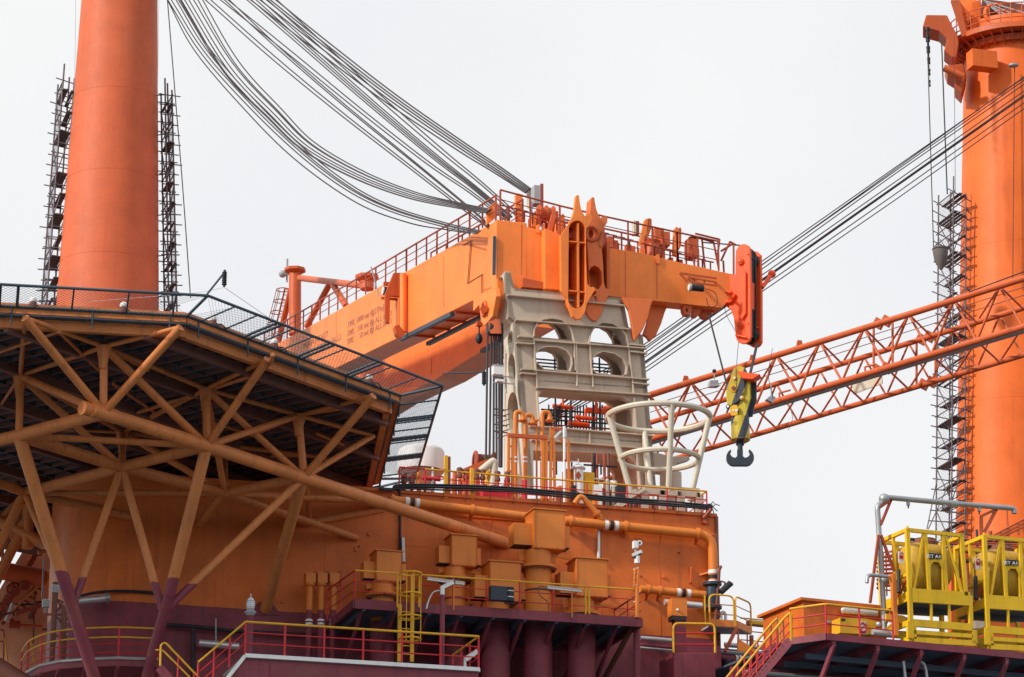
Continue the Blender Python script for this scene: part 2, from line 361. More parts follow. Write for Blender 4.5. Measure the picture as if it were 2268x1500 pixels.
# plank strips and joists below the deck
u1 = (hC - hB).normalized(); v1 = Vector((-u1.y, u1.x, 0)); ap = (S_ * 1.207) - NETW - .35
def octspan(t, dirv, perp, z):      # chord of the octagon at offset t along perp
    E = inset(NETW + .4, z); hits = []
    for i in range(8):
        a, b = E[i], E[(i + 1) % 8]; da = (a - ctr).dot(perp) - t; db = (b - ctr).dot(perp) - t
        if da * db < 0: hits.append(a.lerp(b, da / (da - db)))
    hits.sort(key=lambda q: q.dot(dirv)); return hits
zj = zb + .2
k = -ap + .4
while k < ap - .2:
    h = octspan(k, v1, u1, zj)
    if len(h) == 2: bar('joist', h[0], h[1], .07, .2, 'joist', heli)
    k += .62
k = -ap + .5
while k < ap - .2:
    h = octspan(k, u1, v1, zj - .05)
    if len(h) == 2: bar('cross_rib', h[0], h[1], .05, .1, 'net', heli)
    k += 1.03
k = -ap + .8
while k < ap - .2:
    h = octspan(k, u1, v1, zj - .22)
    if len(h) == 2: bar('girder', h[0], h[1], .2, .3, 'joist', heli)
    k += 3.1
k = -ap + .15
while k < ap:
    h = octspan(k, v1, u1, zb + .29)
    if len(h) == 2: bar('deck_plank', h[0], h[1], .40, .05, 'under', heli)
    if len(h) == 2: bar('plank_rib', h[0] - UP * .05 + u1 * .2, h[1] - UP * .05 + u1 * .2, .03, .08, 'net', heli)
    k += .46
# net frames on the outer rim
for i in range(8):
    vis = i in (0, 1, 2, 7); a, b = V8[i], V8[(i + 1) % 8]; c, d_ = I1[i], I1[(i + 1) % 8]
    nf = rod('rim_tube', a, b, .05, 'net', heli, 8); rod('inner_tube', c, d_, .05, 'net', heli, 8)
    c2, d2 = c - UP * .28, d_ - UP * .28; rod('lower_tube', c2, d2, .035, 'net', heli, 8)
    rod('corner_strut', a, c, .05, 'net', heli, 8)
    if not vis: continue
    L = {0: (.03, .075, .09, .135, .27, .42, .46, .475, .52, .66, .80, .92), 1: (.11, .2, .28, .30, .345, .43, .50, .52, .565, .71, .73, .77, .89), 2: (.14, .29, .31, .335, .42, .50, .52, .55, .71, .73, .75, .92), 7: (.1, .3, .5, .7, .9)}[i]
    e_ = (d_ - c); nn_ = Vector((e_.y, -e_.x, 0)).normalized()
    if nn_.dot((a + b) / 2 - (c + d_) / 2) < 0: nn_ = -nn_
    gap = ((a + b) / 2 - (c + d_) / 2); hz = gap.dot(nn_)
    for t in L:
        o_ = a.lerp(b, t); q_ = o_ - nn_ * hz - UP * gap.z; rod('net_strut', o_, q_, .05 if t in (.075, .09, .46, .475, .30, .28, .52, .50, .73, .71, .31) else .03, 'net', heli, 8)
    for t in (.05, .27, .5, .73, .95): q = c.lerp(d_, t); rod('hanger', q, q - UP * .6, .03, 'net', heli, 6)
    seg = []; n = int(S_ / .16)
    for j in range(-12, n + 12):
        for s in (1, -1):
            t0 = j / n; t1 = (j + s * 9) / n; lo, hi = 0., 1.
            f = lambda w_: (a.lerp(b, t0 + (t1 - t0) * w_) * (1 - w_) + c.lerp(d_, t0 + (t1 - t0) * w_) * w_)
            ws = [x for x in (0, 1) if 0 <= t0 + (t1 - t0) * x <= 1]
            if len(ws) == 2: seg.append((f(0), f(1)))
    no = multi('safety_net', seg, .0055, 'net', heli, 3); no['kind'] = 'stuff'
for i, t in ((0, .56), (1, .12), (1, .40), (1, .86), (0, .82), (0, .2)):         # perimeter lights
    q = I2[i].lerp(I2[(i + 1) % 8], t); q = q + UP * .1; lo = lathe('perimeter_light', q, [(.2, 0), (.2, .1), (.13, .12), (.12, .22), (.05, .28)], 'brown', heli, 16)
    ball('lamp_dome', q + UP * .27, .13, 'white', lo); 
    for s in (-1, 1): pipe('cable_loop', [q + U * s * .1 + UP * .1, q + U * s * .3 + UP * .14, q + U * s * .45 - UP * .05], .02, 'blk', lo, .1, 6)
# truss nodes
zu = zb - .1
def up(p): return PZ(p, zu)
n0 = up((230, 770)); zl = P((229, 912), n0.y).z
def lowp(p): return PZ(p, zl)
TU = dict(e0=(55, 700), e1=(415, 722), e2=(618, 795), e3=(862, 880), u0=(230, 768), u1=(456, 862), u2=(662, 920), ul=(45, 832), um=(272, 958), f1=(690, 1010), ur=(826, 965))
TU = {k: up(v) for k, v in TU.items()}
for k in ('e0', 'e1', 'e2', 'e3'): v = ctr - TU[k]; v.z = 0; TU[k] = TU[k] + v.normalized() * .6 + UP * .12
TL = dict(n0=(229, 915), n1=(458, 988), n2=(672, 1058), nl=(42, 965), nm=(270, 1035), nr=(498, 1092), nq=(55, 1092), nw=(686, 1158), nx=(-160, 1010), nb=(240, 1130))
TL = {k: lowp(v) for k, v in TL.items()}
end0 = lowp((183, 904)); wallhit = WALL.at((1122, 1204))
mc = pipe('main_chord', [end0, TL['n0'], TL['n1'], TL['n2'], wallhit], .225, 'tube', heli, seg=20)
x_, y_, z_, l_ = frame(end0, TL['n0']); rod('end_cap', end0 - z_ * .03, end0, .23, 'tube', heli, 24)
def tr(a, b, r=.15, nm='brace'): rod(nm, a, b, r * .8, 'tube', heli, 16)
A_, B_ = TU, TL
for a, b, r in ((A_['e0'], B_['n0'], .17), (A_['e1'], B_['n0'], .17), (A_['u0'], B_['n1'], .17), (A_['e2'], B_['n1'], .17), (A_['u1'], B_['n2'], .15), (A_['e3'], B_['n2'], .17),
                (A_['u2'], B_['n1'], .15), (A_['ul'], B_['n0'], .16), (A_['ul'], B_['nm'], .16), (A_['um'], B_['nr'], .15), (A_['ur'], B_['n2'], .14), (A_['u2'], B_['nw'], .13), (A_['u1'], B_['nr'], .14)): tr(a, b, r)
for a, b in (('u0', 'n0'), ('u1', 'n1'), ('u2', 'n2'), ('ul', 'nl'), ('um', 'nm')): tr(A_[a], B_[b], .16, 'post')
tr(up((498, 1018)), B_['nr'], .14, 'post'); tr(up((688, 1075)), B_['nw'], .13, 'post')
for a, b, r in (('nl', 'n0', .27), ('nl', 'nm', .25), ('nm', 'n1', .24), ('nl', 'n1', .14), ('nm', 'nr', .24), ('nm', 'nq', .24), ('nr', 'n2', .22), ('nl', 'nx', .26), ('nq', 'nx', .2), ('nq', 'nr', .13), ('nr', 'nw', .2), ('nq', 'nb', .2)): tr(B_[a], B_[b], r, 'chord')
for a, p in ((B_['nr'], (790, 1192)), (B_['nw'], (850, 1128)), (B_['nr'], (860, 1112)), (B_['nr'], (445, 1160)), (B_['nq'], (290, 1145)), (B_['n2'], (858, 1118))): tr(a, WALL.at(p), .17, 'wall_brace')
# upper-level horizontal chords
for a, b in (('e0', 'u0'), ('u0', 'e1'), ('u0', 'u1'), ('u1', 'e2'), ('u1', 'u2'), ('u2', 'e3'), ('ul', 'u0'), ('ul', 'um'), ('um', 'u1'), ('u2', 'ur'), ('um', 'f1'), ('ul', 'e0')): tr(A_[a], A_[b], .10, 'upper_chord')
for k_ in ('u0', 'u1', 'u2', 'ul', 'um'): lathe('node_cone', A_[k_] - UP * .75, [(.128, 0), (.17, .35), (.26, .75)], 'tube', heli, 16)
for k_, r_ in (('n0', .3), ('n1', .3), ('n2', .3)):
    x_, y_, z_, l_ = frame(B_['n0'], B_['n2']); rod('joint_can', B_[k_] - z_ * .55, B_[k_] + z_ * .55, .24, 'tube', heli, 20)
sec_ = [((130, 735), (230, 830)), ((330, 820), (230, 770)), ((345, 915), (272, 960)), ((345, 915), (456, 862)), ((345, 915), (250, 850)), ((560, 890), (456, 862)), ((560, 965), (662, 920)), ((560, 965), (456, 930)), ((760, 905), (662, 920)), ((760, 985), (700, 960)), ((0, 780), (130, 735)), ((0, 900), (45, 832)), ((160, 890), (45, 832)), ((160, 890), (270, 958)), ((600, 1010), (690, 1010)), ((430, 990), (500, 1020)), ((740, 1020), (690, 1010)), ((90, 950), (272, 958))]
for p, q in sec_: rod('secondary_brace', up(p), up(q), .055, 'tube', heli, 10)
for p, q in sec_[::2]: m_ = up(p).lerp(up(q), .5); rod('bracket_strut', m_, m_ + UP * .5, .04, 'net', heli, 6)
# legs, orange over maroon at one height
M['leg'] = paint('leg_two_tone', (.66, .235, .075), dirt=.3, dirtcol=(.16, .05, .025), low=(.24, .05, .08), zcut=P((150, 1268), 103.5).z)
footA = P((215, 1520), 105.5); footD = P((318, 1520), 106.5)
def onl(a, b, px_y):    # point of the segment a-b seen at image height px_y
    lo, hi = 0., 1.
    for _ in range(40):
        m_ = (lo + hi) / 2; q = a.lerp(b, m_) - CAM; y = q.dot(Vector((0, math.cos(PITCH), math.sin(PITCH)))); v = 750 - F * q.dot(Vector((0, -math.sin(PITCH), math.cos(PITCH)))) / y
        if v < px_y: lo = m_
        else: hi = m_
    return a.lerp(b, (lo + hi) / 2)
def leg(a, b, r): rod('leg', a, b, r * .8, 'leg', heli, 20)
leg(B_['nl'], footA, .27); jA = onl(B_['nl'], footA, 1345); leg(B_['nm'], jA, .17)
leg(B_['n1'], P((375, 1318), 104.5), .25); kD = P((375, 1318), 104.5); leg(kD, footD, .23)
leg(B_['nm'], P((360, 1352), 104.8), .17); leg(B_['n2'], P((366, 1352), 104.8), .17); leg(B_['nq'], onl(B_['nl'], footA, 1300), .15)
leg(B_['n2'], WALL.at((588, 1350)), .25)
leg(B_['nq'], P((-60, 1320), 106), .2)
# drain pipe under the deck and the lanyard lines
pipe('drain_pipe', [up((604, 785)), up((600, 806)), up((570, 828)), up((420, 878)), up((300, 915))], .07, 'tube', heli, .5, 10)

# ------------------------------------------------------------------ the two big round columns
def tilt_cyl(name, a, b, r0, r1, mat, parent, seams):
    ax = (b - a); l = ax.length; prof = [(r0, 0)]
    for s in seams: ring('weld_seam', a + ax * s, r0 + (r1 - r0) * s, .008, mat, parent, (Vector((1, 0, 0)), Vector((0, 1, 0))), 72)
    prof.append((r1, l)); x, y, z, _ = frame(a, b); V = []; Fc = []; seg = 72
    for r, h in prof:
        for j in range(seg): t = 2 * math.pi * j / seg; V.append(a + z * h + (x * math.cos(t) + y * math.sin(t)) * r)
    for i in range(len(prof) - 1):
        for j in range(seg): Fc.append((i * seg + j, i * seg + (j + 1) % seg, (i + 1) * seg + (j + 1) % seg, (i + 1) * seg + j))
    Fc += [tuple(range(seg)), tuple((len(prof) - 1) * seg + j for j in range(seg))]
    return mesh(name, V, Fc, mat, parent, True)
YL = 150.; b0 = P((240, 690), YL); t0 = P((259, -30), YL); t0.x, t0.y = b0.x + (t0.x - b0.x) * .3, b0.y
g0 = b0.copy(); g0.z = -1; tl = thing('crane_column', 'tall tapering orange column on the left, scaffold tower on each side', 'column', g0)
k_ = (t0.z - b0.z); r_b = 112 / F * YL * 1.02; r_t = 81 / F * YL * 1.02
top = t0 + UP * 4; foot = Vector((b0.x, b0.y, -1))
tilt_cyl('column_shell', foot, top, r_b + (r_b - r_t) * (b0.z + 1) / k_, r_t, 'towerl', tl, [.5, .56, .62, .68, .74, .8, .86])
YR = 165.; a_ = P((2236, 1300), YR); b2 = P((2252, 130), YR); a_.z, dz = a_.z, 0
gr = Vector((a_.x, a_.y, -1)); trr = thing('crane_column', 'tall bright orange column at the right edge with ring gallery near its top', 'column', gr)
dirn = (b2 - a_).normalized(); foot2 = a_ - dirn * ((a_.z + 1) / dirn.z); tilt_cyl('column_shell', foot2, b2 + dirn * 1.5, 2.86, 2.95, 'towerr', trr, [.33, .42, .5, .6, .7, .82])
# ring gallery
gb = P((2250, 118), YR)
def rg(z0, z1, ro): return lathe('gallery_ring', gb + UP * z0, [(2.9, 0), (ro, 0), (ro, z1 - z0), (2.9, z1 - z0)], 'boomdark', trr, 48, cap=False)
rg(0, .3, 3.95); rg(-.45, -.1, 3.25)
for i in range(26):
    t = R(150 + i * 9); q = gb + Vector((math.cos(t), math.sin(t), 0)) * 3.85 + UP * .3; rod('gallery_post', q, q + UP * 1.15, .035, 'boomdark', trr, 6)
    q2 = gb + Vector((math.cos(t), math.sin(t), 0)) * 3.0 - UP * .6; bar('gallery_bracket', q2, q - UP * .3, .06, .1, 'boomdark', trr)
for h in (.6, 1.0, 1.45): ring('gallery_rail', gb + UP * h, 3.85, .035, 'boomdark', trr, seg=48)
bx = P((2175, 135), 161.8); box('junction_box', bx, U * 1.5, UP * 1.0, NB * .8, 'towerr', trr)
for p in ((2245, 145),): ball('flood_lamp', P(p, 161.5), .22, 'galv', trr, (1.3, 1, .6))
# hanging wire stains / cable down the column
rod('cable', P((2247, 150), 161.8), P((2243, 620), 161.7), .03, 'brown', trr, 6)
# crane head pieces above the gallery
hk = Plane(P((2120, 60), 162.5), 8)
plate('jib_bracket', hk.pts(ZR((198, 185), (222, 103), (368, 105), (400, 175), (440, 240), (450, 300), (430, 400), (400, 395), (345, 350), (370, 270), (310, 215))), Vector((.2, 1.6, 0)), 'boomdark', trr)
plate('lower_bracket', hk.pts(ZR((350, 455), (480, 440), (500, 520), (468, 648), (420, 600), (425, 545), (370, 510))), Vector((.2, 1.6, 0)), 'boomdark', trr)
plate('mast_leg', hk.pts(ZR((395, 0), (450, 0), (510, 240), (470, 255), (392, 15))), Vector((.5, 1.2, 0)), 'boomdark', trr)
plate('mast_web', Plane(P((2160, 40), 163.6), 8).pts(ZR((430, -10), (560, -10), (590, 20), (590, 100), (520, 150), (505, 240))), Vector((.2, .5, 0)), 'boom', trr)
plate('mast_head', Plane(P((2200, 20), 163.5), 8).pts(ZR((540, 20), (600, -5), (610, 90), (680, 180), (680, 225), (560, 235), (520, 215), (545, 130))), Vector((.2, 1.0, 0)), 'towerr', trr)
plate('mast_boom', Plane(P((2240, 20), 163.2), 8).pts(ZR((610, -10), (900, 30), (900, 230), (760, 215), (600, 110))), Vector((.4, 1.8, 0)), 'brown', trr)
for i, (x, y) in enumerate(((250, 45), (262, 0), (700, 70), (640, 150))):
    rod('stay_rope', P(ZR(620 + i * 12, 5 + i * 12), 162.8), P(ZR(1000, 120 + i * 55), 162.2), .05, 'grey', trr, 6)
ring('sheave', P(ZR(700, 95), 162.8), .55, .12, 'towerr', trr, (Vector((1, 0, 0)), UP))
rod('vent_arm', P(ZR(345, 470), 162), P(ZR(480, 530), 162), .2, 'boomdark', trr, 12)
# ------------------------------------------------------------------ scaffolds
def scaffold(label, fl_t, fr_t, fl_b, fr_b, Y, d, lifts, group, mirror=1, bag=None):
    A = [P(fl_b, Y), P(fr_b, Y), P(fl_t, Y), P(fr_t, Y)]; bk = NB * d
    base = (A[0] + A[1]) / 2; t = thing('scaffold_tower', label, 'scaffold', Vector((base.x, base.y, base.z)), group)
    st = [(A[0], A[2]), (A[1], A[3]), (A[0] + bk, A[2] + bk), (A[1] + bk, A[3] + bk)]
    ext = (.9, .3, .5, 1.1)
    for i, (a, b) in enumerate(st):
        dd = (b - a).normalized(); rod('standard', a - dd * .2, b + dd * ext[i], .045, 'scaf', t, 8)
    n = int(lifts * 3.2); random.seed(int(Y * 7 + d * 100 + fl_t[0]))
    at = lambda i, s: st[i][0].lerp(st[i][1], s)
    for i in range(n + 1):
        s = i / n; q = [at(k, s) for k in range(4)]
        for a, b in ((0, 1), (2, 3)):
            e = (q[b] - q[a]).normalized(); rod('ledger', q[a] - e * random.uniform(.1, .4), q[b] + e * random.uniform(.15, .45), .032, 'scaf', t, 6)
        for a, b in ((0, 2), (1, 3)):
            if random.random() < .6: e = (q[b] - q[a]).normalized(); rod('transom', q[a] - e * .2, q[b] + e * random.uniform(.1, .3), .032, 'scaf', t, 6)
        if i % 4 in (1, 3) and i < n + 1:
            wd = (q[1] - q[0]); m_ = random.choice((3, 4)); f0 = 0 if i % 4 == 1 else .5
            for k in range(m_):
                f = (k + .5) / m_ * .9 + .05
                if random.random() < .12 or f < f0: continue
                a = q[0] + wd * f + UP * .06; bar('plank', a - NB * random.uniform(.1, .3), a + bk + NB * random.uniform(.05, .25), wd.length / m_ * .82, .05, 'plank', t)
            for k in (0, 1): pass
        if i % 4 == 1 and i + 4 <= n:
            p4 = [at(k, (i + 4) / n) for k in range(4)]
            rod('brace', q[0], p4[2], .03, 'scaf', t, 6)
            if random.random() < .6: rod('brace', q[0], p4[1], .03, 'scaf', t, 6)
        if i % 4 == 2:                                 # short ties to the column
            e = (q[1] - q[0]).normalized() * mirror; k = 1 if mirror > 0 else 0
            rod('tie', q[k], q[k] + e * .5 + NB * .3, .03, 'scaf', t, 6)
    seg = []; side = (0, 2) if mirror > 0 else (1, 3); H = (A[2] - A[0]).length; nz = int(H / .22)
    for i in range(nz):
        for s in (0, 1):
            a = at(side[0], i / nz); b = at(side[1], min(1, (i + 6) / nz)); c = at(side[1], i / nz); e = at(side[0], min(1, (i + 6) / nz))
            seg.append((a, b) if s else (c, e))
    no = multi('debris_net', seg, .0055, 'scaf', t, 3); no['kind'] = 'stuff'
    return t
scaffold('scaffold tower on the left side of the left column', (140, 178), (164, 186), (102, 690), (130, 690), 149.5, 1.9, 7, 'scaffold towers round the columns', 1)
scaffold('scaffold tower on the right side of the left column, beside a long thin wire', (366, 210), (381, 212), (374, 700), (392, 700), 149.5, 1.1, 7, 'scaffold towers round the columns', -1)
s3 = scaffold('tallest scaffold tower, against the left side of the right column', (2112, 425), (2139, 440), (2107, 1230), (2137, 1230), 163, 2.0, 11, 'scaffold towers round the columns', 1)
# tarpaulin bag hanging on a wire beside the third scaffold
bg_ = P((2083, 560), 160); bt = thing('rigging_bag', 'dark hoist bag hanging from a thin wire beside the right scaffold', 'bag', bg_)
lathe('bag_body', bg_ - UP * .95, [(.08, 0), (.35, .5), (.42, 1.0), (.38, 1.25)], 'plank', bt, 14, cap=True)
for s in (-1, 1): rod('sling', bg_ + U * .35 * s + UP * .3, bg_ + UP * .75, .02, 'scaf', bt, 6)
for i in range(5): ring('hoop', bg_ + UP * (-.6 + i * .2), .2 + .06 * i, .02, 'scaf', bt, seg=14)
# ------------------------------------------------------------------ beige boom-rest tower
TP = BACK(6.0); TB = 2.0
tw = thing('boom_rest_tower', 'beige steel tower with arched openings carrying the orange crane boom', 'tower', TP.at((1240, 1075)))
out = ZT((182, 62), (213, 66), (234, 155), (868, 212), (900, 380), (983, 430), (1062, 1330), (318, 1330), (246, 480), (236, 345), (207, 318), (188, 200))
arc = lambda *a: ZT(*a)
holes = [arc((343, 440), (345, 400), (362, 362), (398, 342), (450, 335), (505, 346), (545, 378), (566, 420), (575, 460)),
         arc((352, 588), (350, 545), (372, 512), (410, 500), (480, 502), (530, 522), (560, 560), (566, 600), (552, 645), (400, 632)),
         arc((666, 468), (672, 430), (695, 385), (740, 360), (800, 367), (850, 395), (880, 440), (892, 492)),
         arc((678, 622), (678, 580), (700, 545), (745, 528), (810, 540), (858, 570), (884, 615), (882, 660), (850, 674), (705, 655)),
         arc((372, 800), (385, 765), (415, 750), (860, 788), (905, 815), (925, 870), (940, 1002), (800, 1000), (376, 962)),
         arc((345, 1100), (830, 1120), (905, 1140), (950, 1190), (970, 1325), (348, 1325))]
H3 = [TP.pts(h) for h in holes]
pf = plate('front_frame', TP.pts(out), NB * .28, 'beige', tw, H3)
zk_ = TP.at(ZT(246, 480)).z; zl0 = TP.at(ZT(318, 1330)).z
def bkp_(p): return p + NB * (1.5 + 1.7 * max(0, (zk_ - p.z) / (zk_ - zl0))) + UP * .4
plate('back_frame', [bkp_(p) for p in TP.pts(out)], NB * .25, 'beige', tw, [[bkp_(p) for p in h] for h in H3])
for h in H3[:4]:                                    # sleeves lining the openings
    V = []; n = len(h); c = sum(h, Vector()) / n
    for p in h: V += [p, p + NB * .6]
    Fc = [(2 * i, 2 * i + 1, 2 * ((i + 1) % n) + 1, 2 * ((i + 1) % n)) for i in range(n)]
    mesh('opening_rim', [v + (c - v).normalized() * .02 - TP.n * -.05 if i % 2 == 0 else v for i, v in enumerate(V)], Fc, 'beige', tw, True)
    for i in range(n if h is not H3[0] and h is not H3[2] else n - 1):
        bar('rim_flange', h[i] + TP.n * .09, h[(i + 1) % n] + TP.n * .09, .035, .18, 'beige', tw, TP.n)
# side plates with oval cut-outs, beige coloured lighter as if sunlit
SP = Plane(TP.at(ZT(268, 900)), ANG + 90); SP.n = -U
def side(px): return [SP_.at(p) for p in px]
sl_ = TP.at(ZT(246, 480)); sb_ = TP.at(ZT(318, 1330)); sq = TP.at(ZT(188, 200)); sr = TP.at(ZT(236, 345))
def strip(a, b, s0, s1, w0, w1): return None
def sideplate(a, b, nm, ovals, mat, d0=2., d1=2.):
    L = [a, b, b + NB * d1, a + NB * d0]; hs = []
    for s, hh, ww in ovals:
        c = a.lerp(b, s) + NB * (d0 + (d1 - d0) * s) * .52; dz = (b - a).normalized()
        hs.append([c + NB * ww * math.cos(R(t)) + dz * hh * (abs(math.sin(R(t))) ** .8) * (1 if math.sin(R(t)) > 0 else -1) for t in range(0, 360, 24)])
    return plate(nm, L, U * .2, mat, tw, hs)
sideplate(sl_, sb_, 'side_frame', [(.13, .62, .48), (.43, .9, .72), (.77, .55, .5)], 'cream', 1.35, 3.4)
sideplate(sr, sl_, 'side_web', [(.6, .32, .3)], 'cream', 1.75, 1.35)
sideplate(TP.at(ZT(207, 318)), sr, 'side_web', [], 'cream', 1.8, 1.75); sideplate(sq, TP.at(ZT(207, 318)), 'head_side', [], 'cream', 1.5, 1.8)
sideplate(TP.at(ZT(182, 62)), sq, 'horn_side', [(.5, .55, .48)], 'cream', 1.4, 1.5)
for a, b in (((983, 430), (1062, 1330)), ((900, 380), (983, 430)), ((868, 212), (900, 380))):
    a, b = TP.at(ZT(*a)), TP.at(ZT(*b)); plate('side_frame', [a, b, b + NB * (3.2 if b.z < a.z - 5 else 1.5), a + NB * 1.5], -U * .2, 'beige', tw)
a, b = TP.at(ZT(213, 66)), TP.at(ZT(234, 155)); plate('horn_web', [a, b, b + NB * 1.4, a + NB * 1.4], -U * .1, 'beige', tw)
a, b = TP.at(ZT(182, 62)), TP.at(ZT(213, 66)); plate('horn_top', [a, b, b + NB * 1.4, a + NB * 1.4], UP * .06, 'beige', tw)
a, b = TP.at(ZT(234, 155)), TP.at(ZT(868, 212)); plate('saddle_plate', [a, b, b + NB * 1.4, a + NB * 1.4], -UP * .1, 'beige', tw)
def flange(nm, p, q, w_=.22, th=.05, off=0): a, b = TP.at(ZT(*p), off), TP.at(ZT(*q), off); bar(nm, a + TP.n * w_ / 2, b + TP.n * w_ / 2, th, w_, 'beige', tw, TP.n)
for p, q in (((343, 464), (1000, 512)), ((268, 632), (345, 636)), ((355, 640), (1012, 692)), ((360, 738), (1018, 782)), ((252, 440), (340, 448)), ((900, 488), (990, 498)), ((322, 962), (1035, 1020)), ((330, 1042), (1042, 1098)), ((190, 200), (868, 262)), ((236, 345), (900, 400)), ((240, 480), (343, 486)), ((905, 530), (1000, 540)), ((265, 655), (352, 662)), ((915, 712), (1012, 722))): flange('stiffener', p, q)
for p, q in (((343, 464), (362, 738)), ((588, 470), (594, 730)), ((577, 460), (583, 640)), ((666, 468), (688, 735)), ((892, 492), (925, 778)), ((925, 800), (945, 1020)), ((666, 1000), (668, 1060)), ((362, 760), (375, 960)), ((940, 1100), (965, 1325)), ((975, 1020), (1000, 1325))): flange('stiffener', p, q, .18, .045)
# horizontal diaphragms tying front and back frames
for p, q in (((268, 690), (1010, 740)), ((322, 1000), (1035, 1060)), ((250, 470), (343, 476)), ((580, 500), (668, 505))):
    a, b = TP.at(ZT(*p)), TP.at(ZT(*q)); plate('diaphragm', [a, b, b + NB * TB, a + NB * TB], UP * .06, 'beige', tw)
# inclined rail brackets and instrument box on the left side
for i, y in enumerate((560, 600, 685, 870, 905, 960, 1000)): a = SP.at(ZT(175, y)); rod('rung', a - U * .5 - NB * .2, a + U * .25 - NB * .1, .03, 'brown', tw, 6)
for i in range(6): a = TP.at(ZT(178, 840 + i * 30)) + NB * 1; rod('rung', a, a + U * .5 + UP * .2, .02, 'brown', tw, 6)
for i, x in enumerate((470, 560, 690, 730)):
    a = BACK(9.6); rod('inner_pipe', a.at(ZT(x, 560)), a.at(ZT(x + 10, 1240)), .04, 'blk', tw, 6)
for y in (565, 585, 605, 625): a = BACK(9.4); rod('inner_rail', a.at(ZT(345, y)), a.at(ZT(900, y + 45)), .035, 'blk', tw, 6)
bxp = TP.at(ZT(137, 635), .1); jb = thing('instrument_box', 'white instrument box on brackets at the left side of the beige tower', 'box', bxp)
box('case', bxp, U * .42, UP * .36, NB * .3, 'white', jb); box('case_lid', bxp + UP * .19, U * .46, UP * .03, NB * .34, 'grey', jb); box('lower_case', bxp - UP * .42 + U * .08, U * .3, UP * .1, NB * .25, 'white', jb)
for dz in (-.22, -.5): bar('bracket', bxp + UP * dz - U * .2, bxp + UP * dz + U * .7, .04, .04, 'grey', jb)
rod('bracket_post', bxp - UP * .9 + U * .35, bxp - UP * .3 + U * .35, .04, 'grey', jb, 6)

# ------------------------------------------------------------------ crane boom head
HP = BACK(6.75); c0 = HP.at((1100, 487))
BP = Plane(HP.at((1100, 487)), ANG + 90); BP.n = -U
boom = thing('crane_boom', 'bright orange twin leg crane boom with a stepped box head resting on the beige tower', 'crane boom', Vector((c0.x, c0.y, c0.z - 4)))
head = HP.pts([(1100, 487), (1208, 512), (1240, 523), (1337, 548), (1370, 552), (1370, 658), (1215, 642), (1110, 636), (1100, 634)])
plate('head_box', head, NB * 3.4, 'boom', boom)
plate('tip_box', HP.pts([(1370, 552), (1420, 560), (1500, 580), (1630, 609), (1635, 640), (1600, 682), (1370, 658)]), NB * .8, 'boom', boom)
q_ = HP.pts([(1370, 556), (1420, 564), (1500, 584), (1600, 606)], -.8)
for i in range(3): plate('tip_deck', [q_[i], q_[i + 1], q_[i + 1] + NB * 2.0, q_[i] + NB * 2.0], -UP * .08, 'crail', boom)
hb = HP.pts(ZH((632, 322), (745, 372), (792, 380), (800, 750), (632, 735)), .45); plate('head_pad', hb, NB * .44, 'boom', boom)
hb = HP.pts(ZH((485, 660), (630, 690), (628, 735), (480, 722)), .3); plate('head_step', hb, NB * .3, 'boomdark', boom)
# left leg of the boom, side plate seen from the left (stepped outline)
def BPp(L, off=0): return [BP.at(p, off) for p in L]
legout = [(1100, 487), (1040, 522), (900, 601), (690, 720), (560, 790), (560, 905), (750, 813), (862, 758), (888, 746), (1043, 668), (1053, 664), (1062, 670), (1064, 684), (1100, 684), (1100, 634)]
plate('boom_leg', BPp(legout), U * 1.3, 'boom', boom)
l2 = [(1120, 640), (900, 770), (740, 860), (640, 980), (870, 960), (962, 842), (1079, 771), (1150, 728)]
OFF = -4.2
b2p = [BP.at(p, OFF) for p in [(1130, 560), (820, 740), (640, 850), (640, 1030), (862, 890), (965, 841), (1079, 770), (1160, 722)]]
plate('boom_leg', b2p, U * 1.5, 'boom', boom)
def seam(pl, a, b, off=.006, w_=.025, mat='boomdark', nm='weld_seam'): a, b = pl.at(a, off), pl.at(b, off); bar(nm, a, b, w_, .015, mat, boom, pl.n)
seam(BP, ZM(775, 555), ZM(775, 880)); seam(BP, ZM(1775, 30), ZM(1775, 500)); seam(BP, ZM(1660, 980), ZM(1660, 1130), -4.19)
seam(HP, ZH(740, 380), ZH(738, 740), .46); seam(HP, ZH(1180, 480), ZH(1180, 790)); seam(HP, ZH(1395, 530), ZH(1395, 800)); seam(HP, ZH(475, 300), ZH(475, 640))
# raised doubler outline on the side (thin double line)
for d_ in ((0, 0), (9, 6)):
    L = [(75 + d_[0], 440), (130 + d_[0], 410), (108 + d_[0], 700 - d_[1]), (212 - d_[0], 635 + d_[1]), (215 - d_[0], 860)]
    L = [BP.at(ZH(*p), .015) for p in L]
    for i in range(len(L) - 1): bar('doubler_edge', L[i], L[i + 1], .025, .02, 'brown', boom, BP.n)
a, b = HP.at(ZH(297, 380), .05), HP.at(ZH(293, 640), .05); bar('rubbing_bar', a - U * .03, b - U * .03, .12, .1, 'net', boom, HP.n)
# underside pads of the stepped part
for off, p, q in ((-.05, (888, 752), (1002, 696)), (-1.25, (948, 762), (1066, 702))):
    a, b = BP.at(p, off), BP.at(q, off); bar('pad_strip', a, b, .2, .16, 'net', boom)
for s in (.12, .35, .58, .8): a = BP.at((890, 750), -.1).lerp(BP.at((1040, 676), -.1), s); bar('pad_rib', a, a + U * 1.2, .06, .1, 'boomdark', boom)
a, b = BP.at((1068, 778), OFF - .1), BP.at((1130, 742), OFF - .1); bar('pad_strip', a, b, .22, .16, 'net', boom)
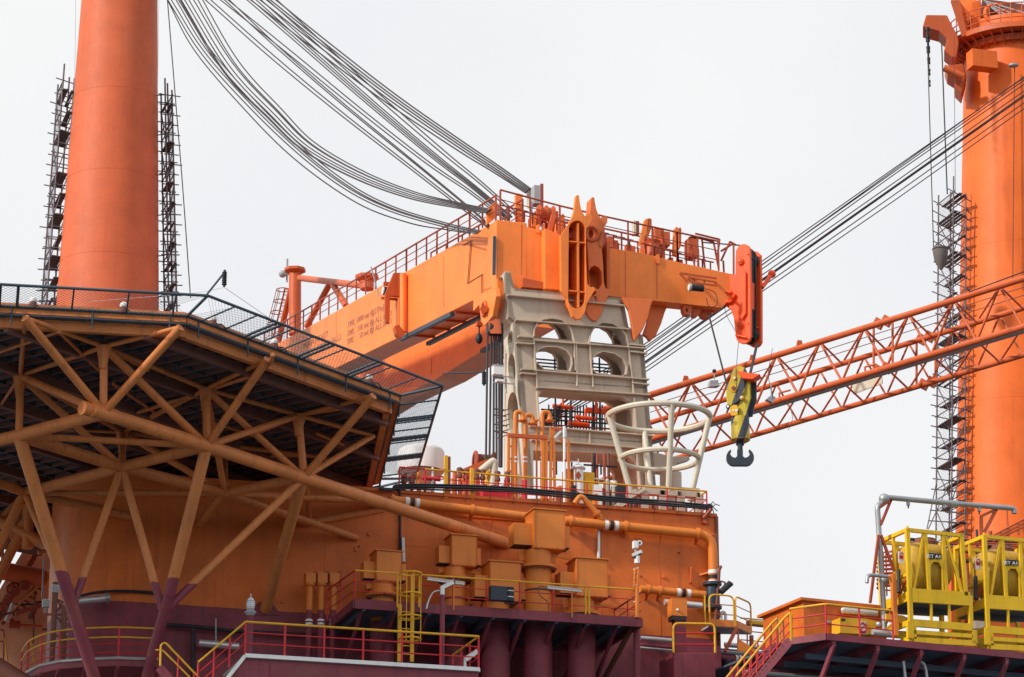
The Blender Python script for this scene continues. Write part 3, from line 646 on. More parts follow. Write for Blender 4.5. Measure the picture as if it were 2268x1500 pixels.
# side bracket (fin) with rod on the left leg
fb = BP.at(ZM(1330, 300), .6)
FBP = Plane(BP.at(ZM(1400, 600), .9), ANG)
def fin(nm, L, pl, dep, mat='boomdark', holes=()): return plate(nm, pl.pts(L), dep, mat, boom, [pl.pts(h) for h in holes])
SD = Plane(BP.at(ZM(1385, 700), .0), ANG)
fin('side_fin', ZM((1310, 185), (1440, 185), (1400, 415), (1280, 400), (1270, 655), (1240, 650), (1228, 600), (1232, 380)), SD, NB * .18)
fin('side_fin', ZM((1352, 415), (1375, 415), (1385, 740), (1352, 700)), SD, NB * .5, 'boom')
SD2 = Plane(BP.at(ZM(1400, 760), .3), ANG); fin('fin_foot', ZM((1320, 680), (1360, 670), (1420, 745), (1400, 780), (1370, 790), (1335, 750)), SD2, NB * .4)
a = BP.at(ZM(1400, 200), .2); b = BP.at(ZM(1400, 740), .2); rod('rod_sleeve', a, b, .16, 'boom', boom, 16)
# lettering: safe working loads
for s, p, q, h in (('SWL 1800 mt @27[m]', ZM(882, 697), ZM(1218, 530), .30), ('SWL', ZM(880, 780), ZM(942, 750), .30), ('100 mt @ ALL RAD', ZM(978, 733), ZM(1290, 585), .30),
                   ('SWL', ZM(878, 855), ZM(936, 828), .30), ('50 mt @ ALL RAD', ZM(990, 800), ZM(1290, 655), .30), ('MAIN HOIST', ZM(470, 892), ZM(702, 775), .30),
                   ('AUX 1 FALLS', ZM(600, 912), ZM(822, 805), .30)):
    text('lettering', s, BP.at(p), BP.at(q), h * 1.0, BP.n, 'print', boom)
# fairlead lug with pulley at the inner corner
lug = ZT((30, 190), (120, 150), (128, 200), (105, 320), (60, 372), (40, 350), (30, 260))
plate('corner_lug', [BP.at(p, .25) for p in lug], U * .22, 'boom', boom)
ring('lug_boss', BP.at(ZT(58, 275), .3), .28, .07, 'boomdark', boom, (NB, UP), 16); rod('lug_pin', BP.at(ZT(58, 275), .2), BP.at(ZT(58, 275), .45), .16, 'boomdark', boom, 14)
for i in range(4): rod('step', BP.at(ZT(60, 165 + i * 22), .06), BP.at(ZT(100, 150 + i * 22), .12), .02, 'boomdark', boom, 6)
# cheek fins on the head front
o1 = ZH((845, 103), (855, 97), (866, 103), (872, 150), (882, 203), (905, 240), (930, 222), (948, 226), (958, 250), (948, 285), (918, 322), (912, 360), (915, 540), (922, 700), (940, 722), (972, 724), (976, 742), (945, 790), (920, 835), (908, 890), (880, 935), (850, 943), (822, 920), (800, 860), (786, 800), (745, 745), (740, 375), (790, 300), (820, 250), (835, 200))
r1 = ZH(*[(850 + 58 * math.cos(R(t)) + (3 if t > 180 else 0), (340 if t > 180 else 800) + 68 * math.sin(R(t))) for t in range(0, 360, 15)])
fin('cheek_plate', o1, Plane(HP.at((1270, 600), 1.35), ANG), NB * .22, 'boom', [r1])
cp = Plane(HP.at((1270, 600), 1.32), ANG); L = cp.pts(r1); n = len(L); V = []
for p in L: V += [p, p + NB * 1.3]
mesh('cheek_recess', V, [(2 * i, 2 * i + 1, 2 * ((i + 1) % n) + 1, 2 * ((i + 1) % n)) for i in range(n)], 'boom', boom, True)
a = cp.at(ZH(853, 290)); b = cp.at(ZH(856, 860)); plate('recess_web', [a, b, b + NB * 1.3, a + NB * 1.3], U * .08, 'boom', boom)
for y in (415, 750): a = cp.at(ZH(793, y)); b = cp.at(ZH(912, y + 12)); plate('recess_rib', [a, b, b + NB * 1.3, a + NB * 1.3], UP * .05, 'boom', boom)
ring('pin_boss', Plane(HP.at((1270, 600), .3), ANG).at(ZH(835, 345)), .2, .06, 'boomdark', boom, (U, UP), 16)
o2 = ZH((948, 118), (960, 111), (970, 116), (982, 190), (1000, 235), (1012, 252), (1046, 243), (1060, 252), (1058, 285), (1040, 310), (1030, 345), (1020, 450), (1030, 560), (1035, 690), (1048, 733), (1080, 738), (1084, 756), (1055, 800), (1035, 850), (1018, 905), (985, 952), (960, 950), (935, 930), (912, 885), (925, 820), (985, 760), (940, 720), (930, 560), (912, 330), (928, 260), (942, 200))
e2 = ZH(*[(947 + 17 * math.cos(R(t)), 362 + 32 * math.sin(R(t))) for t in range(0, 360, 24)]); e3 = ZH(*[(975 + 11 * math.cos(R(t)), 810 + 26 * math.sin(R(t))) for t in range(0, 360, 24)])
e4 = ZH((932, 730), (930, 625), (945, 590), (970, 577), (1000, 590), (1018, 620), (1022, 700), (1000, 738))
P2 = Plane(HP.at((1320, 600), .85), ANG); fin('cheek_plate', o2, P2, NB * .6, 'boomshade', [e2, e3, e4])
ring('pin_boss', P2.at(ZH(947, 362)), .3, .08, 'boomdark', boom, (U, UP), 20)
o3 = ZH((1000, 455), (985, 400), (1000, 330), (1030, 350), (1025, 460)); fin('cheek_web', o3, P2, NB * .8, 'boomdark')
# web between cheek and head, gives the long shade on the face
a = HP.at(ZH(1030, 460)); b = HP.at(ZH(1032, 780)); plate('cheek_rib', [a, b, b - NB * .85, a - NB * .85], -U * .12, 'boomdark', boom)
# hanging guide horns under the head
def horn(L, off, dep, mat): fin('guide_horn', ZH(*L), Plane(HP.at((1400, 680), off + .9), ANG), dep, mat)
horn([(1155, 792), (1370, 812), (1352, 850), (1335, 930), (1300, 1010), (1245, 1082), (1232, 1040), (1222, 960), (1205, 880)], .1, NB * .2, 'boomshade')
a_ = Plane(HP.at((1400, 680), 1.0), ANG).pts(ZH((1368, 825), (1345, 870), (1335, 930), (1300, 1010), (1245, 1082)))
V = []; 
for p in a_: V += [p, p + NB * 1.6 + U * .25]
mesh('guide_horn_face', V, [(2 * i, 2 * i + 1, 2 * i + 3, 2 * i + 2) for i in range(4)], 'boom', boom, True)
horn([(1300, 830), (1475, 838), (1450, 890), (1425, 970), (1390, 1050), (1350, 1092), (1325, 1060), (1300, 1045), (1330, 960), (1345, 870)], -1.5, NB * .2, 'boomshade')
for i, L in enumerate(([(1572, 835), (1632, 840), (1634, 880), (1618, 912), (1588, 910), (1574, 880)], [(1640, 845), (1722, 850), (1690, 890), (1670, 922), (1645, 920)], [(1695, 850), (1805, 856), (1770, 900), (1750, 932), (1715, 930), (1690, 900)])):
    hh = ZH(*[(1598 + 9 * math.cos(R(t)), 880 + 14 * math.sin(R(t))) for t in range(0, 360, 30)]) if i == 0 else None
    fin('guide_lug', ZH(*L), Plane(HP.at((1550, 690), -.1 - .2 * i), ANG), NB * .35, 'boomdark', [hh] if hh else [])
# pointed ears, lugs on the top edge
for L in ([(583, 300), (590, 295), (598, 303), (600, 345), (592, 360), (580, 350)], [(1392, 505), (1402, 496), (1412, 506), (1416, 560), (1400, 566), (1390, 555)]): fin('lifting_eye', ZH(*L), Plane(HP.at((1200, 500), .08), ANG), NB * .2, 'boom')
for L in ([(690, 205), (710, 215), (712, 245), (690, 320), (682, 385), (668, 385), (655, 368), (655, 330), (672, 260)], [(1310, 270), (1325, 255), (1345, 262), (1340, 330), (1290, 430), (1262, 455), (1280, 400)], [(1330, 262), (1345, 253), (1360, 265), (1360, 320), (1330, 400), (1318, 400)], [(1512, 330), (1530, 310), (1545, 330), (1545, 450), (1530, 515), (1505, 500)], [(1540, 325), (1555, 315), (1562, 335), (1560, 440), (1545, 470)],
          [(742, 240), (758, 222), (770, 240), (768, 330), (752, 355), (735, 350)], [(435, 100), (450, 85), (485, 95), (480, 160), (495, 260), (470, 285), (435, 250)], [(250, 190), (290, 145), (318, 160), (310, 240), (280, 270), (240, 300), (240, 220)]):
    fin('rope_guide', ZH(*L), Plane(HP.at((1270, 500), -.1 if L[0][0] in (690, 1310, 1330) else -1.2), ANG), NB * .18, 'boomdark' if L[0][0] in (690, 1540, 1330) else 'boom')
for x, y in ((640, 230), (1365, 440)):              # rope drums between guides
    c = HP.at(ZH(x, y), -1.3); rod('rope_sheave', c - U * .3, c + U * .3, .3, 'boomdark', boom, 24)
    for s in (-.3, 0, .3): rod('sheave_flange', c + U * (s - .03), c + U * (s + .03), .38, 'boomdark', boom, 24)
    for s in (-.4, .4): bar('sheave_stand', c + U * s - UP * .9, c + U * s + UP * .1, .12, .5, 'boomdark', boom, NB)
# service box on the head
sx = HP.at(ZH(582, 102), -1.6); sb = thing('control_cabinet', 'grey and cream control cabinet standing on top of the crane head', 'cabinet', sx - UP * .9)
plate('cabinet_side', Plane(sx, ANG + 90).pts(ZH((510, 75), (555, 38), (557, 165), (515, 190), (508, 180))) , U * .04, 'cream', sb)
box('cabinet_box', sx - U * .02 + NB * .1, U * .3, UP * .8, NB * .5, 'grey', sb)
bar('cabinet_post', HP.at(ZH(612, 25), -1.5), HP.at(ZH(612, 290), -1.5), .13, .12, 'crail', sb); bar('cabinet_stand', sx - U * .25 - UP * .3, sx - U * .25 - UP * 1.5, .07, .07, 'grey', sb); bar('cabinet_stand', sx - UP * .3, sx - UP * 1.5, .07, .07, 'grey', sb)
bx2 = HP.at(ZH(1238, 325), -2.6); b2_ = thing('control_cabinet', 'narrow cream cabinet behind the railing in the middle of the crane head', 'cabinet', bx2 - UP * .8); box('cabinet_box', bx2, U * .1, UP * .6, NB * .3, 'cream', b2_); box('cabinet_door', bx2 + U * .12, U * .14, UP * .58, NB * .3, 'brown', b2_)
# winch clutter on the head deck
random.seed(3)
for i in range(26):
    x = 330 + i * 55; y = 235 + (x - 320) * .272; q = HP.at(ZH(x, y), -.4)
    for s in (0, .35): bar('grating_frame', q + U * s, q + U * s + UP * .45, .06, .05, 'crail', boom)
    bar('grating_frame', q + UP * .45, q + U * .5 + UP * .45 - UP * .04, .05, .05, 'crail', boom)
for i in range(20):
    t = random.random(); q = HP.at(ZH(360 + t * 1200, 262 + t * 325), -random.uniform(1, 2.8)); h = random.uniform(.2, .55)
    box('deck_fitting', q + UP * h * .3, U * random.uniform(.1, .35), UP * h, NB * random.uniform(.2, .6), random.choice(('boomdark', 'boomdark', 'crail', 'boom')), boom)
for x, y, h in ((1400, 320, .5), (1440, 345, .5), (1625, 410, .9)):
    q = HP.at(ZH(x, y + 60), -1.4); box('winch_housing', q, U * .4, UP * (h * .6 + .3), NB * .5, 'boomdark', boom)
c = HP.at(ZH(1365, 430), -.9); lathe('winch_drum', c - UP * .6, [(.38, 0), (.38, .3), (.28, .45), (.28, .6), (.34, .7)], 'boomdark', boom, 24)
# railings of the boom and the head
def crailing(pts, h, step, wide=0):
    for i in range(len(pts) - 1):
        a, b = pts[i], pts[i + 1]; k = max(1, round((b - a).length / step))
        for j in range(k + 1):
            q = a.lerp(b, j / k); bar('rail_post', q, q + UP * h, .11 if (j % 3 == 0) else .065, .06, 'crail', boom)
        for f in (.36, .68): rod('rail_bar', a + UP * h * f, b + UP * h * f, .022, 'crail', boom, 6)
        rod('rail_top', a + UP * h, b + UP * h, .042, 'crail', boom, 8)
g = [BP.at(p, -.06) for p in ((1098, 487), (1040, 522), (900, 601), (690, 720), (585, 778))]
crailing(g, 1.05, 1.9)
crailing([p + U * 1.15 for p in g[:3]], 1.0, 2.4)
random.seed(5)
for i in range(40): q = g[0].lerp(g[2], i / 40) + U * .5; bar('grating_frame', q, q + UP * .28, .04, .04, 'crail', boom)
h1 = [HP.at(p, -.12) for p in ((1108, 487), (1240, 522), (1337, 545), (1500, 580), (1592, 600))]
crailing(h1, 1.3, 1.2)
h2 = [p + NB * 2.4 for p in h1]; crailing(h2[1:], 1.75, 1.5)
# cranked frames near the tip
for x0, y0, x1, y1 in ((1615, 385, 1650, 580), (1700, 395, 1720, 595), (1655, 360, 1820, 400), (1820, 400, 1805, 520), (1780, 420, 1815, 610), (1890, 415, 1830, 545), (1830, 480, 1915, 425), (1915, 425, 1915, 640), (1845, 545, 1850, 640), (1618, 385, 1700, 395), (1890, 415, 1935, 440), (1700, 395, 1780, 420)):
    rod('tip_frame', HP.at(ZH(x0, y0), -.2), HP.at(ZH(x1, y1), -.2), .045, 'crail', boom, 8)
rod('tip_hose', HP.at(ZH(1700, 420), -1), HP.at(ZH(1960, 440), -.3), .03, 'blk', boom, 6)
# flood-light bracket under the tip
br = Plane(HP.at((1530, 630), .9), ANG)
for a, b in (((1550, 628), (1800, 665)), ((1550, 628), (1605, 690)), ((1605, 655), (1795, 690)), ((1620, 690), (1800, 712)), ((1605, 665), (1640, 690))): bar('lamp_bracket', br.at(ZH(*a)), br.at(ZH(*b)), .07, .07, 'boomdark', boom)
bar('lamp_bracket', br.at(ZH(1790, 690)), HP.at(ZH(1800, 700)), .08, .1, 'boom', boom); bar('lamp_bracket', br.at(ZH(1610, 665)), HP.at(ZH(1640, 660)), .08, .1, 'boomdark', boom)
lc = br.at(ZH(1650, 728)); fl = thing('tip_floodlight', 'dark cylindrical floodlight hanging under the crane tip by the red sheave block', 'light', lc)
rod('lamp_body', lc - U * .18, lc + U * .38, .14, 'blk', fl, 20); rod('lamp_rim', lc - U * .24, lc - U * .16, .17, 'grey', fl, 20); rod('lens', lc - U * .26, lc - U * .24, .13, 'lens', fl, 20); rod('hanger', lc + UP * .2, lc + UP * .42, .03, 'blk', fl, 6); rod('hanger', lc + UP * .2 + U * .4, lc + UP * .35 + U * .45, .03, 'blk', fl, 6)
pipe('lamp_cable', [lc + U * .5, lc + U * .95 - UP * .1, lc + U * 1.0 - UP * .7, lc + U * .6 - UP * .8, lc + U * .5 - UP * .4], .015, 'blk', fl, .3, 6)
lc = BP.at(ZM(1215, 355), .8); fl = thing('side_floodlight', 'small floodlight on a bracket at the side fin of the boom', 'light', lc)
rod('lamp_body', lc - NB * .0, lc + U * .5, .2, 'blk', fl, 16); rod('lens', lc - U * .05, lc, .18, 'lens', fl, 16); bar('bracket', lc - UP * .35 - U * .1, lc - UP * .35 + U * .8, .1, .1, 'boomdark', fl); bar('bracket', lc + UP * .35, lc + UP * .35 + U * .8, .12, .16, 'boomdark', fl); rod('aerial', lc - UP * .3 - U * .2, lc + UP * 1.1 - U * .6, .03, 'grey', fl, 6)
# red sheave block at the tip
SBP = Plane(HP.at((1640, 650), .4), -36)
sv = thing('sheave_block', 'glowing red sheave block with black sheaves at the tip of the crane head', 'sheave block', SBP.at((1650, 750)))
so1 = ZH((1925, 640), (1926, 520), (1930, 475), (1945, 447), (1968, 432), (1990, 430), (2012, 440), (2025, 460), (2030, 700), (2030, 1060), (2020, 1090), (2000, 1106), (1970, 1108), (1945, 1098), (1930, 1070), (1922, 1000), (1915, 930), (1895, 880), (1850, 842), (1790, 815), (1778, 760), (1780, 690), (1850, 645))
stk = -SBP.n
plate('cheek', SBP.pts(so1), stk * .14, 'sred', sv)
def off(L, d): return [p + stk * d for p in L]
o4 = ZH((1935, 640), (1936, 520), (1940, 480), (1955, 455), (1975, 442), (2000, 445), (2025, 470), (2030, 700), (2030, 1060), (2018, 1085), (2000, 1098), (1970, 1098), (1945, 1085), (1935, 1050))
plate('cheek', off(SBP.pts(o4), .42), stk * .06, 'blk', sv); plate('cheek', off(SBP.pts(o4), .82), stk * .16, 'sred', sv)
for y in (520, 1020):
    c = SBP.at(ZH(1980, y)); 
    for d_ in (.16, .30, .5, .65): rod('sheave', c + stk * d_, c + stk * (d_ + .11), .31, 'blk', sv, 32)
for y0, y1 in ((480, 1060),): bar('sheave_web', SBP.at(ZH(1985, y0)) + stk * .34, SBP.at(ZH(1985, y1)) + stk * .34, .5, .5, 'blk', sv, stk)
for y0, y1 in ((690, 870),): 
    a = SBP.at(ZH(1980, y0)) + stk * .3; b = SBP.at(ZH(1980, y1)) + stk * .3; bar('spacer', a + SBP.u * .02, b + SBP.u * .02, .55, .35, 'sred', sv, stk)
for y, r in ((550, .15), (985, .12)):
    c = SBP.at(ZH(1965, y)); rod('axle_boss', c - stk * .1, c, r, 'sred', sv, 20); rod('axle_pin', c - stk * .15, c - stk * .09, r * .55, 'boomdark', sv, 12)
    for k in range(8): e = c + (SBP.u * math.cos(k * .785) + UP * math.sin(k * .785)) * r * .8; rod('bolt', e - stk * .13, e - stk * .09, .02, 'boomdark', sv, 6)
plate('stiffener', SBP.pts(ZH((1943, 620), (1968, 588), (1995, 620), (1995, 900), (1970, 942), (1945, 905)), .12), stk * .12, 'sred', sv)
pipe('hand_bar', SBP.pts(ZH((1900, 758), (1855, 758), (1810, 815), (1895, 825), (1925, 770)), .1), .07, 'sred', sv, .1, 8)
for y in (498, 968): a = SBP.at(ZH(2010, y), .05); rod('tie_bolt', a, a + stk * 1.1, .035, 'sred', sv, 6)
a, b = SBP.at(ZH(1930, 1050), .1), SBP.at(ZH(2000, 1065), .1); rod('rope_guard', a, b, .045, 'sred', sv, 8)
a = SBP.at(ZH(2030, 690)) + stk * .9; b = P(ZH(2175, 635), a.y + .4); rod('arm', a, b, .09, 'sred', sv, 10); ball('ball_end', b, .17, 'sred', sv)
# rear A-frame and walkway ladder on the boom
AF = BP
af = thing('boom_gantry', 'orange post frame with cross bar and braces standing behind the boom railing', 'gantry', AF.at((655, 735), -2))
def afp(p, o=-1.6): return AF.at(p, o)
for a, b, r in ((ZM(392, 760), ZM(392, 190), .34), (ZM(1062, 340), ZM(1062, 260), .34)):
    rod('post', afp(a), afp(b), r, 'boomdark', af, 20); c = afp(b); lathe('post_cap', c, [(.34, -.05), (.6, .1), (.6, .25), (.5, .28)], 'boomdark', af, 8)
rod('cross_bar', afp(ZM(435, 235)), afp(ZM(1060, 310)), .17, 'boomdark', af, 14)
rod('brace', afp(ZM(725, 270)), afp(ZM(505, 680)), .17, 'boomdark', af, 14); rod('brace', afp(ZM(735, 275)), afp(ZM(870, 500)), .17, 'boomdark', af, 14); rod('brace', afp(ZM(355, 340)), afp(ZM(230, 860)), .17, 'boomdark', af, 14)
c = afp(ZM(318, 200)); rod('wind_sensor', c - UP * .45, c + UP * .9, .06, 'grey', af, 8); ball('beacon', c - U * .25 , .22, 'grey', af); rod('sensor_arm', c, c + U * .5, .05, 'grey', af, 6)
cl_ = thing('caged_ladder', 'leaning rust red caged ladder left of the gantry post on the boom', 'ladder', afp(ZM(200, 820)))
for dx in (0, 40): rod('stringer', afp(ZM(300 + dx, 330)), afp(ZM(175 + dx, 850)), .05, 'crail', cl_, 6)
for i in range(10): s = i / 10; rod('rung', afp(ZM(300 - 125 * s, 340 + 510 * s)), afp(ZM(340 - 125 * s, 345 + 510 * s)), .03, 'crail', cl_, 6)
for i in range(4): s = i / 4; c = afp(ZM(280 - 110 * s, 345 + 420 * s)); ring('cage_hoop', c, .36, .03, 'crail', cl_, seg=16)
for t in (120, 180, 240): d_ = Vector((math.cos(R(t)), math.sin(R(t)), 0)) * .36; rod('cage_bar', afp(ZM(280, 345)) + d_, afp(ZM(170, 765)) + d_, .02, 'crail', cl_, 6)
# ------------------------------------------------------------------ lattice boom (right)
def lat(x, row):                        # chord rows measured on the photograph
    a, b, ya, yb = ((1438, 2268, 875, 617), (1438, 2268, 937, 682), (1438, 2268, 974, 724), (1438, 2268, 1033, 786))[row]
    y = ya + (x - a) / (b - a) * (yb - ya); Y = 152 - (x - 1438) / 830 * 18
    return P((x, y), Y + (0 if row in (0, 2) else 3.2))
lb = thing('lattice_boom', 'long orange lattice boom of four tube chords crossing the sky to the right column', 'lattice boom', lat(1850, 2))
for r_ in range(4): rod('chord', lat(1330, r_), lat(2420, r_), .15 if r_ in (0, 2) else .13, 'boomdark', lb, 16)
xs = []; x = 1345.0
while x < 2420: xs.append(x); x += 92 + (x - 1345) * .012
for i in range(len(xs) - 1):
    a, b = xs[i], xs[i + 1]; m_ = (a + b) / 2
    rod('lacing', lat(a, 0), lat(m_, 2), .06, 'boomdark', lb, 8); rod('lacing', lat(m_, 2), lat(b, 0), .06, 'boomdark', lb, 8)
    rod('lacing', lat(a, 1), lat(m_, 3), .05, 'boomdark', lb, 8); rod('lacing', lat(m_, 3), lat(b, 1), .05, 'boomdark', lb, 8)
    rod('lacing', lat(a, 0), lat(m_, 1), .05, 'boomdark', lb, 8); rod('lacing', lat(m_, 1), lat(b, 0), .05, 'boomdark', lb, 8)
    rod('lacing', lat(m_, 2), lat(b, 3), .05, 'boomdark', lb, 8); rod('lacing', lat(b, 3), lat(b + m_ - a, 2), .05, 'boomdark', lb, 8)
for x in (1955, ):
    for r_, dx in ((0, 0), (1, 95), (2, 0), (3, 100)):
        for s in (-1, 1): c = lat(x + dx + s * 9, r_); box('chord_joint', c, (lat(x + 20, r_) - lat(x, r_)).normalized() * .42, UP * .42, NB * .42, 'boomdark', lb)
        c = lat(x + dx, r_); rod('joint_pin', c - NB * .32, c + NB * .3, .13, 'brown', lb, 12)
    for a_, b_ in ((0, 2), (1, 3)): rod('joint_post', lat(x + (95 if a_ else 0) - 20, a_), lat(x + (95 if a_ else 0) - 20, b_), .06, 'boomdark', lb, 8); rod('joint_post', lat(x + (95 if a_ else 0) + 22, a_), lat(x + (95 if a_ else 0) + 22, b_), .06, 'boomdark', lb, 8)
for x in (1520, 1668, 1772): c = lat(x, 0); plate('chord_lug', [c - U * .2, c + U * .2, c + U * .1 + UP * .4, c - U * .1 + UP * .4], NB * .1, 'boomdark', lb)
for x in (1735, 1925): a, b = lat(x, 2) + UP * .3 - U * .2, lat(x + 16, 2) + UP * .35; rod('hand_loop', a, b, .05, 'boomdark', lb, 6); rod('hand_loop', a, a - UP * .3, .05, 'boomdark', lb, 6)
for dz, r in ((.55, .022), (.9, .022), (1.3, .02)): rod('stay_line', lat(1440, 1) + UP * dz, lat(2400, 1) + UP * dz * 1.1, r, 'brown', lb, 6)
a, b = lat(1440, 2) - UP * .17 + NB * .25, lat(2400, 2) - UP * .17 + NB * .25; bar('walkway', a, b, .4, .04, 'grey', lb)
bar('sign_board', lat(1890, 3) + UP * .9, lat(1955, 3) + UP * 1.0, .05, .7, 'cream', lb)
rod('antenna_line', P(ZS(320, 475), 133), P((2300, 590), 131), .03, 'blk', lb, 6)
# two small work lights hung in the lattice
for i, (px, Y, lab) in enumerate(((ZQ(125, 385), 146, 'grey box floodlight hanging under the lattice boom left of the hook block'), (ZQ(825, 570), 143, 'grey box floodlight inside the lattice boom right of the hook block'))):
    c = P(px, Y); t = thing('boom_floodlight', lab, 'light', c, 'floodlights of the lattice boom')
    if i == 0:
        plate('lamp_body', [c - U * .2 + UP * .14, c + U * .2 + UP * .18, c + U * .22 - UP * .14, c - U * .25 - UP * .18], NB * .3, 'grey', t); bar('lamp_rim', c - U * .28 - UP * .18, c + U * .26 - UP * .1, .3, .04, 'silver', t)
        rod('mount', c + UP * .2, c + UP * .6, .03, 'grey', t, 6); ball('mount_clamp', c + UP * .62, .1, 'blk', t)
    else: plate('lamp_body', [c - U * .25 - UP * .06, c + UP * .18, c + U * .25 + UP * .06, c + U * .06 - UP * .2], NB * .25, 'grey', t); rod('mount', c, c + UP * .7, .03, 'grey', t, 6)
    pipe('lamp_cable', [c + U * .45, c + U * .9 - UP * .3, c + U * 1.1 - UP * .9, c + U * .8 - UP * 1.5], .012, 'blk', t, .3, 5)

# ------------------------------------------------------------------ hook block
YH = 121.; hk_ = P((1637, 1000), YH); HK = Plane(hk_, -12)
hb_ = thing('hook_block', 'yellow and grey striped crane hook block with dark double hook, hanging below the red sheaves', 'hook block', P((1637, 830), YH))
dk = -HK.n
plate('cheek', HK.pts(ZQ((330, 250), (360, 205), (400, 175), (440, 168), (500, 190), (530, 250), (500, 320), (495, 480), (430, 600), (320, 665), (280, 640), (268, 560), (268, 440), (290, 390), (320, 340))), dk * .12, 'stripe', hb_)
plate('cheek', off(HK.pts(ZQ((440, 300), (560, 320), (560, 560), (530, 640), (510, 760), (440, 760), (430, 600), (440, 480))), .5), dk * .1, 'hook', hb_)
plate('body', off(HK.pts(ZQ((340, 300), (540, 320), (545, 560), (515, 700), (510, 790), (330, 790), (330, 640), (300, 500))), .12), dk * .38, 'stripe', hb_)
for px, r in ((ZQ(360, 445), .15), (ZQ(372, 320), .075), (ZQ(460, 560), .08), (ZQ(290, 670), .09), (ZQ(395, 720), .09), (ZQ(360, 720), .07)):
    c = HK.at(px, .04); rod('pin_boss', c, c + dk * .1, r, 'yel' if r != .09 else 'hook', hb_, 20); rod('pin', c - dk * .04, c + dk * .02, r * .55, 'brown' if r > .1 else 'white', hb_, 12)
plate('link_plate', HK.pts(ZQ((310, 690), (350, 650), (400, 650), (420, 700), (400, 780), (330, 780)), .06), dk * .08, 'yel', hb_)
c0_ = HK.at(ZQ(433, 780)) + dk * .3; c1_ = HK.at(ZQ(433, 1060)) + dk * .3
lathe('weight_drum', c1_, [(.24, -.1), (.34, -.04), (.37, .06), (.37, .3), (.36, (c0_.z - c1_.z))], 'stripe', hb_, 32)
ring('bottom_rim', c1_ + UP * 0, .355, .025, 'brown', hb_)
text('weight_mark', 'MT', Plane(c1_, -12).at(ZQ(350, 890), .38), Plane(c1_, -12).at(ZQ(402, 885), .38), .12, HK.n, 'blk', hb_)
HP3 = Plane(c1_, -2)
rod('hook_shank', HP3.at(ZQ(440, 1080)), HP3.at(ZQ(441, 1300)), .105, 'hook', hb_, 20)
for s in (-1, 1): ball('shank_eye', HP3.at(ZQ(440 + s * 35, 1138)), .055, 'hook', hb_)
hk_out = ZQ((405, 1200), (405, 1280), (380, 1300), (345, 1290), (322, 1262), (318, 1235), (330, 1215), (332, 1203), (322, 1200), (290, 1228), (272, 1270), (270, 1310), (285, 1345), (315, 1375), (350, 1388), (530, 1388), (565, 1375), (595, 1345), (612, 1310), (610, 1270), (590, 1228), (558, 1198), (546, 1203), (550, 1215), (562, 1235), (558, 1262), (535, 1290), (500, 1300), (475, 1280), (475, 1200))
hm = plate('double_hook', HP3.pts(hk_out, .15), -HP3.n * .3, 'hook', hb_)
bv = hm.modifiers.new('bevel', 'BEVEL'); bv.width = .07; bv.segments = 3; bv.limit_method = 'ANGLE'; bv.angle_limit = R(60)
plate('red_guard', off(HK.pts(ZQ((405, 232), (560, 262), (690, 275), (650, 300), (600, 332), (480, 325)), .2), -.05), dk * .6, 'sred', hb_)
ropeM = dict(group='hoist ropes of the hook block')
def wire(label, pts, r, group=None, nm='wire_rope', mat='rope', smoothk=6):
    t = pipe(nm, crom(pts, smoothk) if smoothk and len(pts) > 2 else pts, r, mat, None, seg=6); return tag(t, label, 'rope', group)
wire('black hoist rope running down left from under the crane tip to the hook block', [HP.at(ZH(1745, 905), -.2), HK.at(ZQ(300, 520)) + dk * .3], .04, ropeM['group'])
wire('black hoist rope running up from the red guard to the sheave block', [SBP.at(ZH(2040, 1090)) + stk * .4, HK.at(ZQ(545, 270)) + dk * .3], .06, ropeM['group'])
wire('thin grey wire hanging from the sheave block down across the hook block face', [SBP.at(ZH(1948, 1100)), HK.at(ZQ(392, 250), .2), HK.at(ZQ(398, 560), .2)], .012, None, 'thin_wire')
wire('thin loose wire hanging down right of the sheave block', [SBP.at(ZH(2092, 1100)) + stk, P((1702, 830), 122), P((1712, 880), 122)], .012, None, 'thin_wire')
wire('thin wire from the tip hand bar to the foot of the red cheek', [SBP.at(ZH(1850, 840)), SBP.at(ZH(1870, 920), .2), SBP.at(ZH(1925, 1020), .1)], .012, None, 'thin_wire')

# ------------------------------------------------------------------ stay ropes
random.seed(11)
ORD = 'first second third fourth fifth sixth seventh eighth ninth'.split()
BN = {}
def bundle(label, group, path, offs, Y0, Y1, r=.03, rnd=2.0):
    L = [zf(330, 0, 2.607)(*p) for p in path]; ln = len(L) - 1
    for o in offs:
        pts = []; jit = random.uniform(-rnd, rnd)
        for i, (x, y) in enumerate(L):
            s = i / ln; o0, o1 = o if isinstance(o, tuple) else (o, o * .35)
            oo = o0 + (o1 - o0) * s + (jit if 0 < i < ln else 0)
            pts.append(P((x + oo * 1.05, y - oo * .8), Y0 + (Y1 - Y0) * s))
        pts.insert(0, pts[0] + (pts[0] - pts[1]) * 1.6)
        BN[label] = BN.get(label, -1) + 1
        wire(label % ORD[BN[label]], pts, r, group, smoothk=8)
HD = 122.5
bundle('grey stay rope, %s from the bottom left of the deepest sagging bunch', 'deepest sagging stay ropes', [(95, -20), (262, 290), (560, 640), (850, 925), (1200, 1170), (1500, 1285), (1720, 1325), (1850, 1345)], [(0, -1)], 148, HD, rnd=0)
bundle('grey stay rope, %s from the bottom left of the deepest sagging bunch', 'deepest sagging stay ropes', [(128, -20), (318, 290), (590, 600), (880, 880), (1150, 1085), (1400, 1210), (1700, 1300), (1900, 1345)], [(-8, -3), (-3, 0), (4, 2), (10, 5)], 148, HD, rnd=1.4)
